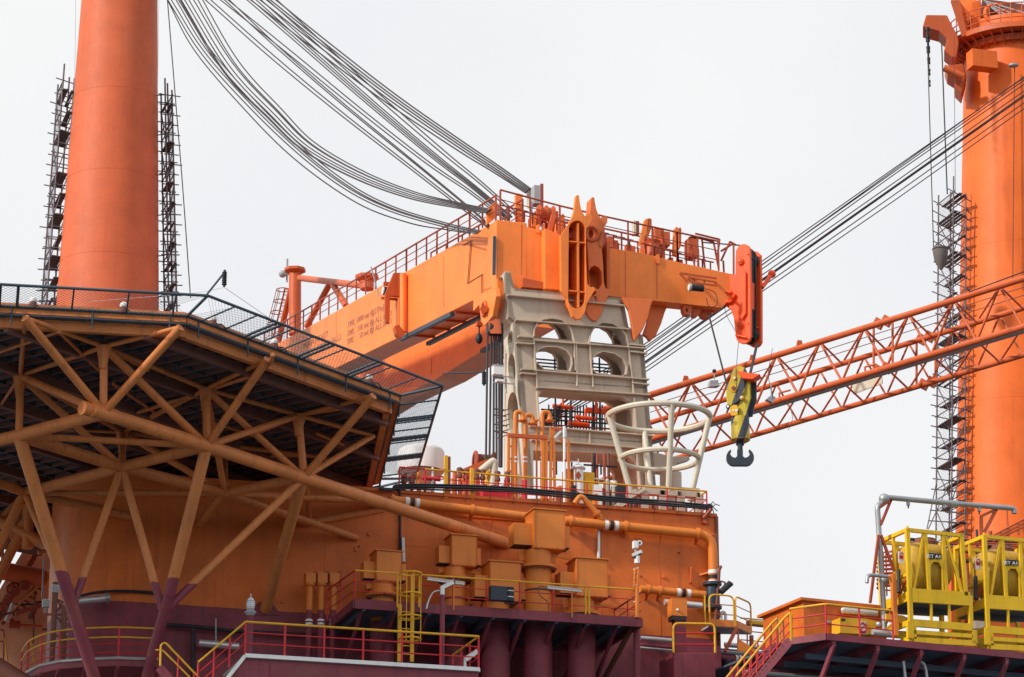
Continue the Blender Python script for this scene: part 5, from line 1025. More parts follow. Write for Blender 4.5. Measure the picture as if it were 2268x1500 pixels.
# ------------------------------------------------------------------ vent stacks with hooded boxes
VZ = zmid
FRP = lambda k: Plane(WALL.o + WALL.n * k, ANG)
def stack(label, x0, x1, y0, y1, ybot, duct, k, side_l, side_r, flange_y=None):
    pl = FRP(k); a = pl.at((x0, y0)); b = pl.at((x1, y0)); lo = pl.at(((x0 + x1) / 2, y1)); wdt = (b - a).length; top_ = a.lerp(b, .5); hgt = top_.z - lo.z; dep = wdt * .95
    c = (top_ + Vector((top_.x, top_.y, lo.z))) / 2 + NB * dep / 2
    t = thing('vent_stack', label, 'vent', Vector((c.x, c.y, 12)), 'hooded vent stacks')
    h_ = [c + U * wdt * sx / 2 + UP * hgt * sz / 2 - NB * dep / 2 for sx, sz in ((-1, -1), (1, -1), (1, 1), (-1, 1))]; plate('hood', h_, NB * dep, 'duct', t)
    for sx in (-.97, .97): bar('hood_seam', c + U * wdt * sx / 2 + UP * hgt * .48 - NB * (dep / 2 + .006), c + U * wdt * sx / 2 - UP * hgt * .48 - NB * (dep / 2 + .006), .03, .012, 'boomdark', t)
    for kk in range(6): q = c + U * wdt * (kk / 5 - .5) * .85 - UP * hgt * .46 - NB * (dep / 2 + .01); rod('rivet', q, q - NB * .03, .018, 'boomdark', t, 6)
    for s, wd in ((-1, side_l), (1, side_r)):
        if wd: box('side_hood', c + U * s * (wdt / 2 + wd / 2 - .01) - UP * hgt * .12, U * wd, UP * hgt * .55, NB * dep * .6, 'duct', t); box('louver', c + U * s * (wdt / 2 + wd / 2) - UP * hgt * .4, U * wd * .9, UP * .04, NB * dep * .55, 'blk', t)
    box('roof_plate', c + UP * (hgt / 2 + .02), U * (wdt + .1), UP * .04, NB * (dep + .1), 'duct', t)
    dr = pl.at((duct[0], y1)); dr2 = pl.at((duct[1], y1)); r = (dr2 - dr).length / 2; cd_ = Vector((((dr + dr2) / 2).x, ((dr + dr2) / 2).y, 0)) + NB * dep / 2
    zb_ = pl.at((duct[0], 1348)).z; zl_ = lo.z
    lathe('duct', Vector((cd_.x, cd_.y, zb_ - .4)), [(r, 0), (r, zl_ - zb_ + .4)], 'duct', t, 36); lathe('lower_duct', Vector((cd_.x, cd_.y, 3)), [(r * 1.04, 0), (r * 1.04, zb_ - 3.4)], 'maroon', t, 36)
    if flange_y:
        zf_ = pl.at((duct[0], flange_y)).z; lathe('flange', Vector((cd_.x, cd_.y, zf_ - .06)), [(r, -.02), (r + .2, 0), (r + .2, .1), (r, .14)], 'duct', t, 36)
        for j in range(28): tt = j * 6.2832 / 28; q = Vector((cd_.x + (r + .13) * math.cos(tt), cd_.y + (r + .13) * math.sin(tt), zf_ - .13)); rod('bolt', q, q + UP * .08, .035, 'brown', t, 6)
        for s in (-1, 1): bar('gusset', Vector((cd_.x, cd_.y, zl_)) + U * s * wdt * .48 , Vector((cd_.x, cd_.y, zf_ + .25)) + U * s * r, .05, .35, 'duct', t)
    ring('clamp_band', Vector((cd_.x, cd_.y, (zb_ + zl_) / 2 - .35)), r + .01, .04, 'brown', t, seg=30); ring('clamp_band', Vector((cd_.x, cd_.y, 14.0)), r * 1.04, .035, 'blk', t, seg=30)
    for s in (-1, 1): bar('wall_strut', c + U * s * wdt * .45 + NB * dep / 2 - UP * hgt * .45, WALL.at(((x0 + x1) / 2, y1 + 20)) + U * s * wdt * .8, .08, .12, 'duct', t)
    return t
stack('leftmost hooded orange vent stack, low box above the walkway', 834, 891, 1221, 1288, 1345, (830, 880), 2.6, .42, .2, 1312)
stack('orange vent stack second from the left with box hood under the long truss chord', 1000, 1057, 1186, 1254, 1345, (990, 1040), 2.6, .42, .2, 1276)
stack('orange vent stack in the middle, its low wide box behind the dark floodlight', 1085, 1155, 1245, 1331, 1345, (1078, 1137), 3.2, .5, .25)
stack('tallest and largest orange vent stack with bolted flange', 1183, 1252, 1130, 1216, 1345, (1171, 1230), 3.4, .7, .25, 1248)
stack('rightmost hooded orange vent stack with its flange at walkway level', 1277, 1346, 1238, 1323, 1345, (1268, 1326), 3.4, .55, .2, 1352)
# three slim capped pipes
for x, lab in ((686, 'left one of the three slim capped pipes with white bands'), (712, 'middle one of the three slim capped pipes with white bands'), (739, 'right one of the three slim capped pipes with white bands')):
    pl = FRP(1.2); c = pl.at((x, 1296)); t = thing('slim_vent', lab, 'vent', Vector((c.x, c.y, 10)), 'slim capped vent pipes')
    box('cap_box', pl.at((x, 1282)), U * .36, UP * .36, NB * .4, 'duct', t); bar('cap_ear', pl.at((x + 12, 1298)), pl.at((x + 12, 1266)), .03, .12, 'brown', t); lathe('collar', pl.at((x, 1300)), [(.14, 0), (.2, .05), (.2, .12), (.13, .16)], 'duct', t, 16)
    z1 = pl.at((x, 1352)).z; rod('upper_pipe', Vector((c.x, c.y, z1)), c, .12, 'duct', t, 16); rod('lower_pipe', Vector((c.x, c.y, 8)), Vector((c.x, c.y, z1)), .12, 'maroon', t, 16)
    for yy in (1377, 1385): z = pl.at((x, yy)).z; rod('white_band', Vector((c.x, c.y, z)), Vector((c.x, c.y, z + .075)), .135, 'white', t, 16)

# ------------------------------------------------------------------ walkway in front of the stacks
Yw = FRP(4.6); wz = Yw.at((1100, 1352)).z
def wp(x, k=4.6): p = FRP(k).at((x, 1352)); p.z = wz; return p
wk = thing('walkway', 'maroon walkway with red railings in front of the hooded vent stacks', 'walkway', wp(1100))
WL, WR = wp(785), wp(1420); dpt = NB * 3.4
WLc, WRc = WL.copy(), WR.copy()
fc = bar('deck_edge', WL - UP * .1, WR - UP * .1, .12, .34, 'maroon', wk)
k = 0
n = 26
for i in range(n):      # grating boards
    a = WL.lerp(WR, (i + .5) / n); bar('deck_board', a + NB * .1, a + NB * 4.4, (WR - WL).length / n * .93, .06, 'under', wk)
bar('back_beam', WL + NB * 4.4 - UP * .2, WR + NB * 4.4 - UP * .2, .12, .3, 'maroon', wk); bar('side_beam', WL - UP * .1, WL + NB * 4.4 - UP * .1, .12, .3, 'maroon', wk); bar('side_beam', WR - UP * .1, WR + NB * 4.4 - UP * .1, .12, .3, 'maroon', wk)
for i in range(9):
    a = WL.lerp(WR, (i + .3) / 9); bar('knee_brace', a - UP * .2 + NB * .3, a - UP * 2.2 + NB * 3.6, .1, .14, 'maroon', wk); bar('floor_joist', a - UP * .22, a + NB * 4.4 - UP * .22, .1, .2, 'under', wk)
rail(wk, [WL, wp(880)], 1.1, 1.3, first=True); rail(wk, [wp(928), wp(1297)], 1.1, 1.25); rail(wk, [wp(1305), wp(1408)], 1.1, 1.25); rail(wk, [WL, WL - U * .0 + NB * 3.2 - U * .2], 1.1, 1.6, top='red', first=False)
rail(wk, [WR, WR + NB * 3.0], 1.0, 1.5, top='brown', first=False)
for p in (880, 928, 1297, 1305): q = wp(p); rod('gate_post', q, q + UP * 1.02, .04, 'yel', wk, 8)
# electrical tube lamps along the walkway
for (x0, y0, x1, y1, lab) in ((946, 1282, 1028, 1293, 'strip lamp on the walkway railing left of the tallest vent stack'), (1212, 1301, 1288, 1309, 'strip lamp on the walkway railing right of the tallest vent stack')):
    pl = FRP(4.9); a, b = pl.at((x0, y0)), pl.at((x1, y1)); t = thing('strip_lamp', lab, 'light', (a + b) / 2, 'strip lamps'); bar('lamp_housing', a + UP * .03, b + UP * .03, .14, .06, 'beige', t); bar('lamp_tube', a - UP * .025, b - UP * .025, .11, .05, 'white', t)
    m_ = b if x0 > 1100 else a; pipe('lamp_post', [a.lerp(b, .72) , a.lerp(b, .72) - UP * 1.0], .03, 'duct', t, 0, 6); pipe('lamp_cord', [a, a - U * .35 + UP * .05, a - U * .3 - UP * .35, a + U * .05 - UP * .5, a + U * .05 - UP * 1.1], .02, 'brown', t, .2, 6)
c = FRP(5).at((1112, 1316)); t = thing('work_light', 'dark box floodlight fixed on the walkway railing', 'light', c); box('lamp_box', c - U * .15, U * .6, UP * .5, NB * .3, 'hook', t); rod('ballast', c + U * .28 - UP * .25, c + U * .28 + UP * .25, .16, 'blk', t, 16)
for dz in (-.12, .1): rod('bright_ring', c + U * .28 + UP * dz, c + U * .28 + UP * (dz + .03), .165, 'silver', t, 16)
bar('clamp', c + U * .1 - UP * .3, c + U * .45 - UP * .3, .1, .06, 'blk', t)
# yellow caged ladder down to the front platform
LP = FRP(5.0); lad = thing('caged_ladder', 'bright yellow caged ladder from the walkway to the front platform', 'ladder', LP.at((895, 1470)))
zt1 = LP.at((900, 1270)).z; zb1 = LP.at((900, 1468)).z
for x, yt in ((884, 1338), (912, 1272)): a = LP.at((x, 1466)); b = a.copy(); b.z = LP.at((x, yt)).z; bar('stringer', a, b, .13, .07, 'yel', lad, NB)
i = 0; z = zb1 + .3
while z < LP.at((900, 1345)).z: a = LP.at((884, 1400)); b = LP.at((912, 1400)); a.z = b.z = z; rod('rung', a, b, .022, 'yel', lad, 6); z += .3
cx_ = (LP.at((882, 1400)) + LP.at((930, 1400))) / 2 - NB * .0
for yy in (1272, 1318, 1368, 1417): cz = LP.at((900, yy)).z; ring('cage_hoop', Vector((cx_.x, cx_.y, cz)) - NB * .15, .37, .035, 'yel', lad, seg=24)
for t_ in (200, 250, 290, 350): d_ = Vector((math.cos(R(t_)), math.sin(R(t_)), 0)) * .37; q = Vector((cx_.x, cx_.y, zb1 + .7)) - NB * .15 + d_; r_ = q.copy(); r_.z = zt1; rod('cage_bar', q, r_, .018, 'yel', lad, 6)
for x in (880, 928): a = LP.at((x, 1345)); b = a.copy(); b.z = zt1; rod('grab_rail', a, b, .035, 'yel', lad, 8)

# ------------------------------------------------------------------ front platform with pale ledge
FP = FRP(9.0); fz = FP.at((800, 1464)).z
def fpz(x): p = FP.at((x, 1464)); p.z = fz; return p
fp = thing('front_platform', 'maroon block with pale edge strip and red yellow railing at the lower middle', 'platform', fpz(800))
FLc, FRc = fpz(542), fpz(1060); bk2 = NB * 3.5
q = [FLc - U * 1.2 - NB * 0 - UP * 1.25, FLc, FRc, FRc - UP * 9, FLc - U * 1.2 - UP * 9]
plate('block_wall', [p - UP * .14 for p in (FLc, FRc)] + [FRc - UP * 12, FLc - UP * 12 - U * .9, FLc - UP * 1.5 - U * .9], bk2, 'maroon', fp)
bar('edge_strip', FLc - UP * .07 - WALL.n * -.06, FRc - UP * .07 - WALL.n * -.06, .14, .13, 'white', fp); bar('edge_strip', FRc - UP * .07, FRc + bk2 - UP * .07, .12, .12, 'white', fp); bar('edge_strip', FLc - UP * .07, FLc - UP * 1.5 - U * 1.05, .14, .12, 'white', fp)
plate('platform_top', [FLc - UP * .02, FRc - UP * .02, FRc + bk2 - UP * .02, FLc + bk2 - UP * .02], -UP * .1, 'grey', fp)
a = FP.at((640, 1480), .02); bar('wall_seam', FP.at((598, 1470), .01), FP.at((598, 1520), .01), .04, .02, 'maroon', fp)
rail(fp, [FLc, FRc], 1.08, 1.25, nm=2, r=.04); rail(fp, [FRc, FRc + NB * 3.2], 1.08, 1.2, nm=2, r=.035, first=False)
sl0 = FLc; sl1 = FLc - U * 1.55 - UP * 1.45; rail(fp, [sl0, sl1], 1.08, .75, nm=2, r=.035, first=False)
# stair going up-left with handrails, lower left
ST = thing('stair', 'short stair with doubled yellow handrails left of the front platform', 'stair', FP.at((400, 1480)))
for k_, dy in ((0, 0), (.8, 0)):
    s_ = FRP(8.0 - k_); tp = [s_.at(p) for p in ((355, 1475), (356, 1428), (366, 1423), (430, 1490), (470, 1530))]; pipe('handrail', tp, .035, 'yel', ST, .2, 8)
    tp = [s_.at(p) for p in ((345, 1440), (360, 1440), (430, 1510))]; pipe('handrail', tp, .03, 'yel', ST, .1, 8)
    for x in (395, 430): a = s_.at((x, 1455 + (x - 395))); rod('post', a, a - UP * 1.4, .03, 'red', ST, 6)
for i in range(6): a = FRP(8).at((372 + i * 12, 1490 + i * 12)); bar('tread', a, a + NB * .9, .25, .04, 'maroon', ST)
bar('string', FRP(8).at((352, 1478)), FRP(8).at((420, 1560)), .05, .3, 'maroon', ST)
# curved walkway rail around the column
cw = thing('curved_gallery', 'curved walkway round the column foot with yellow and red rails at the lower left', 'walkway', FRP(3).at((200, 1490)))
CG = [(30, 1520, 0.5), (55, 1497, 1.6), (80, 1484, 2.6), (130, 1470, 3.4), (190, 1462, 3.9), (262, 1460, 4.2), (345, 1463, 4.3)]
gz = FRP(4.2).at((262, 1462)).z; G = []
for x, y, k in CG: p = PZ((x, y + 0), gz); G.append(p)
G = [PZ(p, gz) for p in ((45, 1512), (60, 1492), (90, 1477), (130, 1468), (190, 1463), (262, 1461), (350, 1464))]
for h, r, mt in ((1.12, .032, 'yel'), (.78, .028, 'yel'), (.55, .02, 'red'), (.25, .02, 'red')): pipe('handrail' if mt == 'yel' else 'mid_rail', [p + UP * h for p in crom(G, 5)], r, mt, cw, 0, 8)
for p in G: rod('post', p, p + UP * 1.1, .035, 'red', cw, 8)
bkp = [p + NB * 2.6 for p in G]; me_ = []
V = [p for p in G] + bkp; n = len(G); V += [p - UP * .22 for p in V]
Fc = []
for i in range(n - 1): Fc += [(i, i + 1, n + i + 1, n + i), (2 * n + i, 3 * n + i, 3 * n + i + 1, 2 * n + i + 1), (i, 2 * n + i, 2 * n + i + 1, i + 1)]
mesh('gallery_deck', V, Fc, 'maroon', cw); pipe('deck_rim', [p + UP * .05 + WALL.n * .03 for p in G], .05, 'silver', cw, 0, 6)
for p in G[1:]: bar('gallery_bracket', p - UP * .25, p - UP * 1.4 + NB * 1.8, .1, .12, 'maroon', cw)
# masts with lamps at lower left, on the gallery
tm = thing('lamp_tower', 'small twin pole lamp tower with two grey floodlight boxes at the lower left', 'lamp mast', PZ((120, 1480), gz))
LM = Plane(P((120, 1470), G[3].y + .8), ANG)
for x0, y0, x1, y1, r in ((528, 600, 490, 1400, .1), (610, 820, 600, 1410, .1)): rod('pole', LM.at(ZU(x0, y0)), LM.at(ZU(x1, y1)), r, 'brown', tm, 10)
for a, b in (((440, 905), (640, 908)), ((540, 760), (600, 790)), ((540, 930), (600, 1000)), ((545, 770), (600, 870)), ((545, 870), (600, 780)), ((480, 1105), (555, 1105)), ((480, 1165), (530, 1165)), ((580, 1085), (630, 1085))): rod('tie', LM.at(ZU(*a)), LM.at(ZU(*b)), .035, 'brown', tm, 6)
for x, y in ((435, 805), (525, 668)):
    c = LM.at(ZU(x, y)); box('floodlight_box', c, U * .24, UP * .24, NB * .2, 'grey', tm); bar('floodlight_lid', c + UP * .13 - U * .13, c + UP * .13 + U * .13, .24, .02, 'white', tm)
    for k in range(3): q = c - UP * (.17 + k * .06); rod('bracket_disc', q - UP * .03, q, .07, 'grey', tm, 10)
for i in range(10): a = LM.at(ZU(628, 860 + i * 58)); rod('rung', a, a + U * .06, .03, 'silver', tm, 6)
# sunlit things beyond the column on the far left
SW = Plane(P((70, 1350), 124), ANG)
sw = thing('far_hull', 'sunlit pale orange hull wall with diagonal beam beyond the lower left corner', 'wall', SW.at((70, 1490)))
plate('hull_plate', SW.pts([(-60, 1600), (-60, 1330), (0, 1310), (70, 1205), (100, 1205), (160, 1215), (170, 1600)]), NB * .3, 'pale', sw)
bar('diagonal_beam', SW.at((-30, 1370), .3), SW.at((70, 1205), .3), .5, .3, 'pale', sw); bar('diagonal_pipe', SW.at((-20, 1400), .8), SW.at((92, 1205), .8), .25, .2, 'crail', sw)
for x, y in ((38, 1293), (28, 1306), (4, 1350)): ring('chain_link', SW.at((x, y), .9), .24, .07, 'crail', sw, (U, UP), 14)
a = SW.at((-10, 1262), 1.2); b = SW.at((95, 1280), 1.2); rod('cross_tube', a, b, .36, 'boomdark', sw, 20); rod('cross_tube', SW.at((95, 1280), 1.2), SW.at((110, 1281), 1.0), .34, 'boom', sw, 20)
rod('upper_tube', SW.at((-20, 1190), 2), SW.at((95, 1212), 2), .38, 'brown', sw, 18)
for i in range(8): a = SW.at(ZU(70 + i * 38, 935 - i * 42), .4); rod('stair_rung', a, a + U * .25 - UP * .1, .04, 'brown', sw, 6)
bar('stair_string', SW.at(ZU(20, 1000), .4), SW.at(ZU(335, 640), .4), .06, .1, 'crail', sw)
rod('thin_pipe', SW.at(ZU(335, 640), .3), SW.at(ZU(315, 1180), .3), .03, 'brown', sw, 6)
for x, y in ((95, 890), (320, 865)): c = SW.at(ZU(x, y), 1.0); rod('hanging_lamp', c - UP * .35 - U * .12, c + UP * .35 + U * .12, .12, 'silver' if x < 100 else 'brown', sw, 12); rod('lamp_arm', c + UP * .35 + U * .12, c + UP * .4 + U * .9, .04, 'blk', sw, 6)
c = SW.at(ZU(140, 1000), .6); box('wall_box', c, U * .42, UP * .26, NB * .3, 'crail', sw); rod('box_arm', c + U * .2, c + U * 1.1, .05, 'boomdark', sw, 6)
pipe('small_rail', [SW.at(ZU(*p), 1.2) for p in ((0, 1050), (30, 1050), (40, 1080), (30, 1340))], .035, 'crail', sw, .1, 6); rod('small_rail', SW.at(ZU(0, 1160), 1.2), SW.at(ZU(36, 1160), 1.2), .03, 'crail', sw, 6)
for x0, x1 in ((45, 75), (290, 325)): rod('yellow_pole', SW.at(ZU(x0, 1130), 1.5), SW.at(ZU(x1, 1370), 1.5), .03, 'yel', sw, 6)
random.seed(41)
for i in range(14):      # rods, ladders and struts crowding the gap beside the column
    x = random.uniform(-10, 95); y = random.uniform(1140, 1400); c = SW.at((x, y), random.uniform(.8, 4)); k = random.random()
    if k < .4: rod('strut', c, c + U * random.uniform(.8, 2) + UP * random.uniform(-1.2, 1.2), random.uniform(.04, .1), random.choice(('tube', 'crail', 'brown')), sw, 8)
    elif k < .75: rod('riser', c, c + UP * random.uniform(.6, 2), random.uniform(.03, .08), random.choice(('crail', 'brown', 'galv')), sw, 8)
    else: box('wall_box', c, U * random.uniform(.2, .4), UP * random.uniform(.2, .5), NB * .2, random.choice(('crail', 'grey', 'boomdark')), sw)
for s_ in range(12): a = SW.at((8 + s_ * 5.5, 1330 - s_ * 8.5), .7); rod('ladder_rung', a, a + U * .3 + UP * .12, .025, 'brown', sw, 6)
# dark tubes and a red shoring pile on the far left
rod('dark_tube', P((-20, 1470), 108), P((60, 1520), 108), .35, 'brown', sw, 18)
# truss of a farther structure seen under the deck on the far left
ft = thing('far_brace_frame', 'dark tube frame under the helideck at the far left edge', 'frame', P((30, 1230), 116))
for a, b, r in (((50, 1105), (-40, 1290), .22), ((45, 1180), (-40, 1350), .2), ((-10, 1150), (100, 1205), .24), ((62, 1120), (60, 1215), .22), ((85, 1130), (20, 1190), .2), ((-20, 1000), (60, 1110), .14), ((-10, 1160), (60, 1090), .12)): rod('tube', P(a, 116), P(b, 116), r, 'tube', ft, 14)
# navigation light and CCTV on posts
c = FRP(6.5).at((555, 1345)); t = thing('navigation_light', 'glass navigation lantern on a maroon post behind the front railing', 'light', Vector((c.x, c.y, 10)))
rod('post', Vector((c.x, c.y, 10)), c - UP * .25, .11, 'maroon', t, 14); lathe('lamp_base', c - UP * .3, [(.08, -.1), (.1, 0), (.2, .1), (.2, .14), (.12, .18), (.14, .25)], 'grey', t, 20); lathe('glass', c - UP * .05, [(.13, 0), (.15, .1), (.15, .2), (.12, .3), (.05, .38)], 'lens', t, 20)
for k in range(4): ring('lens_rib', c + UP * (k * .07), .15, .012, 'silver', t, seg=20)
rod('spike', c + UP * .32, c + UP * .47, .015, 'silver', t, 6)
c = FRP(6.8).at((980, 1318)); t = thing('security_camera', 'white security camera on a maroon post by the yellow ladder', 'camera', Vector((c.x, c.y, 10))); rod('post', Vector((c.x, c.y, 10)), c, .09, 'maroon', t, 12)
rod('mount', c, c + UP * .2, .08, 'white', t, 10); a, b = FRP(6.8).at((976, 1304)), FRP(6.8).at((1004, 1290)); bar('housing', a, b, .13, .11, 'white', t); bar('sun_shield', a + UP * .07, b + UP * .08, .16, .02, 'white', t); box('lens_glass', b + (b - a).normalized() * .01, U * .1, UP * .1, NB * .1, 'blk', t)
for k in (0, .1): pipe('camera_cable', crom([FRP(6.7).at(p) + NB * k for p in ((975, 1308), (960, 1312), (950, 1330), (945, 1348))], 5), .022, 'silver', t)
c = FRP(8.2).at((1030, 1462)); t = thing('security_camera', 'small white camera low at the right end of the front platform', 'camera', c); bar('housing', c, c + U * .42 + UP * .32, .18, .16, 'white', t); rod('mount', c - UP * .35, c, .05, 'white', t, 8); bar('sun_shield', c + UP * .1, c + U * .45 + UP * .44, .2, .02, 'white', t)
pl = FRP(4.7); t = thing('camera_mast', 'orange ladder mast carrying two white cameras on the right end of the walkway', 'camera mast', pl.at((1412, 1370)))
for x, y0 in ((1406, 1258), (1413, 1262)): rod('mast_tube', pl.at((x + 1, y0)), pl.at((x - 2, 1302)), .04, 'duct', t, 8)
rod('mast_foot', pl.at((1411, 1302)), pl.at((1411, 1368)), .08, 'duct', t, 10)
for i in range(8): rod('mast_rung', pl.at((1403, 1262 + i * 12)), pl.at((1414, 1258 + i * 12)), .02, 'white' if i % 3 == 0 else 'crail', t, 6)
c = pl.at((1407, 1207)); box('upper_camera', c, U * .16, UP * .26, NB * .22, 'white', t); ring('camera_eye', pl.at((1417, 1203), .05), .07, .03, 'white', t, (U, UP), 12); ball('eye', pl.at((1417, 1203)), .06, 'blk', t); rod('neck', c - UP * .1, pl.at((1410, 1240)), .04, 'grey', t, 8)
a, b = pl.at((1402, 1230)), pl.at((1420, 1222)); bar('lower_camera', a, b, .16, .13, 'white', t); bar('shade', a - UP * .08, b - UP * .08, .17, .05, 'blk', t); rod('pan_head', pl.at((1411, 1248)), pl.at((1411, 1232)), .1, 'white', t, 12)
# orange hood box with silver tube, maroon post and block at the right of the walkway
pl = FRP(1.5); c = pl.at((1500, 1348)); t = thing('box_vent', 'orange box head on a square maroon post, silver tube through it', 'vent', Vector((c.x, c.y, 10))); box('head_box', c, U * .6, UP * .66, NB * .5, 'duct', t); box('collar', c - UP * .42, U * .55, UP * .14, NB * .5, 'blk', t); box('post', Vector((pl.at((1504, 1400)).x, pl.at((1504, 1400)).y, (c.z - .45 + 8) / 2)), U * .42, UP * (c.z - .45 - 8), NB * .4, 'maroon', t)
rod('silver_tube', pl.at((1472, 1334), -.3), pl.at((1554, 1342), -.3), .12, 'silver', t, 16); ball('screw', pl.at((1501, 1351), .28), .05, 'white', t)
BL = FRP(3.6); a = BL.at((1492, 1446)); b = BL.at((1584, 1446)); t = thing('maroon_locker', 'square maroon block with a low yellow hooped rail in front of it', 'block', Vector((a.x, a.y, 9)))
plate('block', [a, b, b - UP * 8, a - UP * 8], NB * 1.6, 'maroon', t)
h = BL.at((1492, 1381)).z - a.z; pipe('hoop_rail', [a + UP * 0, a + UP * h, b + UP * (h - .02), b], .045, 'yel', t, .22, 10)
for f in (.28, .66): rod('mid_rail', a + UP * h * f, b + UP * h * f, .03, 'red', t, 6)
# maroon column and pipes under the walkway's right end
for x0, y0, x1, y1, k, r, mt, lab in ((1410, 1372, 1412, 1520, 4.0, .13, 'maroon', 'maroon post under the right end of the walkway'), ):
    tag(pipe('support_post', [FRP(k).at((x0, y0)), FRP(k).at((x1, y1 + 60))], r, mt, None), lab, 'post')
tag(pipe('support_brace', [FRP(4).at((1405, 1380)), FRP(1).at((1330, 1520))], .1, 'brown', None), 'dark sloping brace under the right end of the walkway', 'brace')
for i, (y, mt, lab, r) in enumerate(((1413, 'silver', 'silver pipe along the top of the maroon wall right of the walkway', .09), (1428, 'maroon', 'maroon pipe just below the silver wall pipe', .07), (1434, 'silver', 'thin silver pipe third from top on the maroon wall', .05))): tag(pipe('wall_pipe', [WALL.at((1418, y), .5), WALL.at((1492, y + 7), .5)], r, mt, None), lab, 'pipe')
# ------------------------------------------------------------------ landing with hooped rails at the deckhouse corner
CL = FRP(1.0); cz = CL.at((1600, 1385)).z
def cp_(x, y=1385, k=1.0): p = FRP(k).at((x, y)); p.z = cz; return p
t = thing('corner_landing', 'small orange landing with yellow hooped rails outside the right corner of the deckhouse', 'landing', cp_(1610))
a, b = cp_(1572), cp_(1632); c2 = PZ((1664, 1402), cz)
plate('landing_plate', [a, b, c2, c2 + NB * .3 - U * 1.4, a + NB * .9], -UP * .07, 'grey', t)
for p, q in ((a, b), (b, c2)): bar('kick_plate', p + UP * .08, q + UP * .08, .05, .26, 'duct', t)
h = 1.15
for p, q in ((a, b - (b - a) * .1), (b - (b - a) * .04, c2)):
    pipe('hoop_rail', [p, p + UP * h, q + UP * h, q], .035, 'yel', t, .25, 8)
    for f in (.36, .68): rod('mid_rail', p + UP * h * f, q + UP * h * f, .02, 'crail', t, 6)
bar('landing_leg', c2 - UP * .1, c2 - UP * 1.0, .14, .12, 'crail', t); bar('landing_brace', b - UP * .05, b - UP * 1.0 - U * .5, .12, .12, 'crail', t); bar('side_hoop', cp_(1562), cp_(1562) + UP * 1.1, .05, .05, 'yel', t)
q = PZ((1625, 1430), cz - .8); plate('knee_plate', [b - UP * .05 + U * .05, b + U * .1 - UP * .5, b + U * .9 - UP * .95, b - UP * .95], NB * .06, 'duct', t)
floodl = thing('corner_floodlight', 'black floodlight on a bent bracket at the right corner of the deckhouse', 'light', CL.at((1604, 1295), -.3)); a = CL.at((1596, 1312), -.3); b = CL.at((1618, 1292), -.3); rod('lamp_body', a, b, .12, 'blk', floodl, 14); rod('lens', b, b + (b - a).normalized() * .03, .13, 'lens', floodl, 14); bar('arm', CL.at((1594, 1287), -.3), CL.at((1606, 1290), -.3), .05, .05, 'brown', floodl); bar('arm', CL.at((1606, 1290), -.3), CL.at((1603, 1306), -.3), .05, .05, 'brown', floodl)
tag(pipe('conduit', [CL.at(p, -.4) for p in ((1585, 1372), (1592, 1280), (1593, 1262), (1597, 1254))], .06, 'brown', None, .2), 'dark conduit up the right corner of the deckhouse', 'pipe')
tag(pipe('vent_bend', [CL.at(p, -.6) for p in ((1597, 1378), (1597, 1358), (1604, 1355), (1607, 1362), (1607, 1378))], .06, 'silver', None, .25), 'small silver swan neck pipe behind the landing rail', 'pipe')
# rail and pipe rack between the deckhouse and the right platform
BR = FRP(-1.0); pr = thing('pipe_rack', 'dark rack of maroon and grey pipes between the deckhouse and the right platform', 'pipe rack', BR.at((1700, 1490)))
PIP = ((1428, 1432, .1, 'silver', 1605), (1443, 1450, .1, 'galv', 1590), (1458, 1466, .14, 'maroon', 1585), (1476, 1484, .12, 'blk', 1585), (1492, 1500, .12, 'maroon', 1585), (1508, 1520, .2, 'blk', 1585), (1440, 1446, .08, 'blk', 1590))
for y0, y1, r, mt, x0 in PIP: rod('rack_pipe', BR.at((x0, y0), .2), BR.at((1870, y1 + 16), .2), r, mt, pr, 12)
for x in (1628, 1636, 1716, 1722):
    c = BR.at((x, 1459 + (x - 1600) * .03), .2); d_ = U; rod('white_band', c, c + U * .1, .155, 'white', pr, 14)
plate('rack_wall', BR.pts([(1584, 1445), (1800, 1462), (2300, 1500), (2300, 1700), (1584, 1700)], -.8), NB * .3, 'maroon', pr)
for x in (1650, 1720, 1800, 1860): bar('rack_post', BR.at((x, 1440)), BR.at((x, 1560)), .12, .14, 'maroon', pr)
ball('valve', BR.at((1655, 1478), .4), .25, 'blk', pr); ball('valve', BR.at((1610, 1470), .4), .2, 'blk', pr); rod('white_fitting', BR.at((1600, 1481), .5), BR.at((1607, 1481), .5), .08, 'white', pr, 10)
fr_ = thing('far_railing', 'thin red and yellow railing on the low deck between deckhouse and stair', 'railing', BR.at((1700, 1430), -.3))
for dy, r, mt in ((0, .03, 'yel'), (28, .022, 'red'), (48, .022, 'red')): rod('rail_bar', BR.at((1640, 1369 + dy), -.3), BR.at((1768, 1381 + dy), -.3), r, mt, fr_, 6)
for x in (1655, 1700, 1750): rod('post', BR.at((x, 1372 + (x - 1640) * .1), -.3), BR.at((x, 1432 + (x - 1640) * .06), -.3), .03, 'red', fr_, 6)
t = thing('tube_lamp', 'brown underlit tube lamp on a stand between deckhouse and stair', 'light', BR.at((1730, 1380), .2)); bar('housing', BR.at((1658, 1378), .2), BR.at((1732, 1386), .2), .16, .14, 'yel', t); bar('shade', BR.at((1656, 1384), .2), BR.at((1732, 1392), .2), .14, .06, 'brown', t); bar('stand', BR.at((1732, 1382), .2), BR.at((1732, 1432), .2), .09, .09, 'crail', t); bar('stand', BR.at((1656, 1376), .2), BR.at((1654, 1392), .2), .09, .09, 'crail', t)

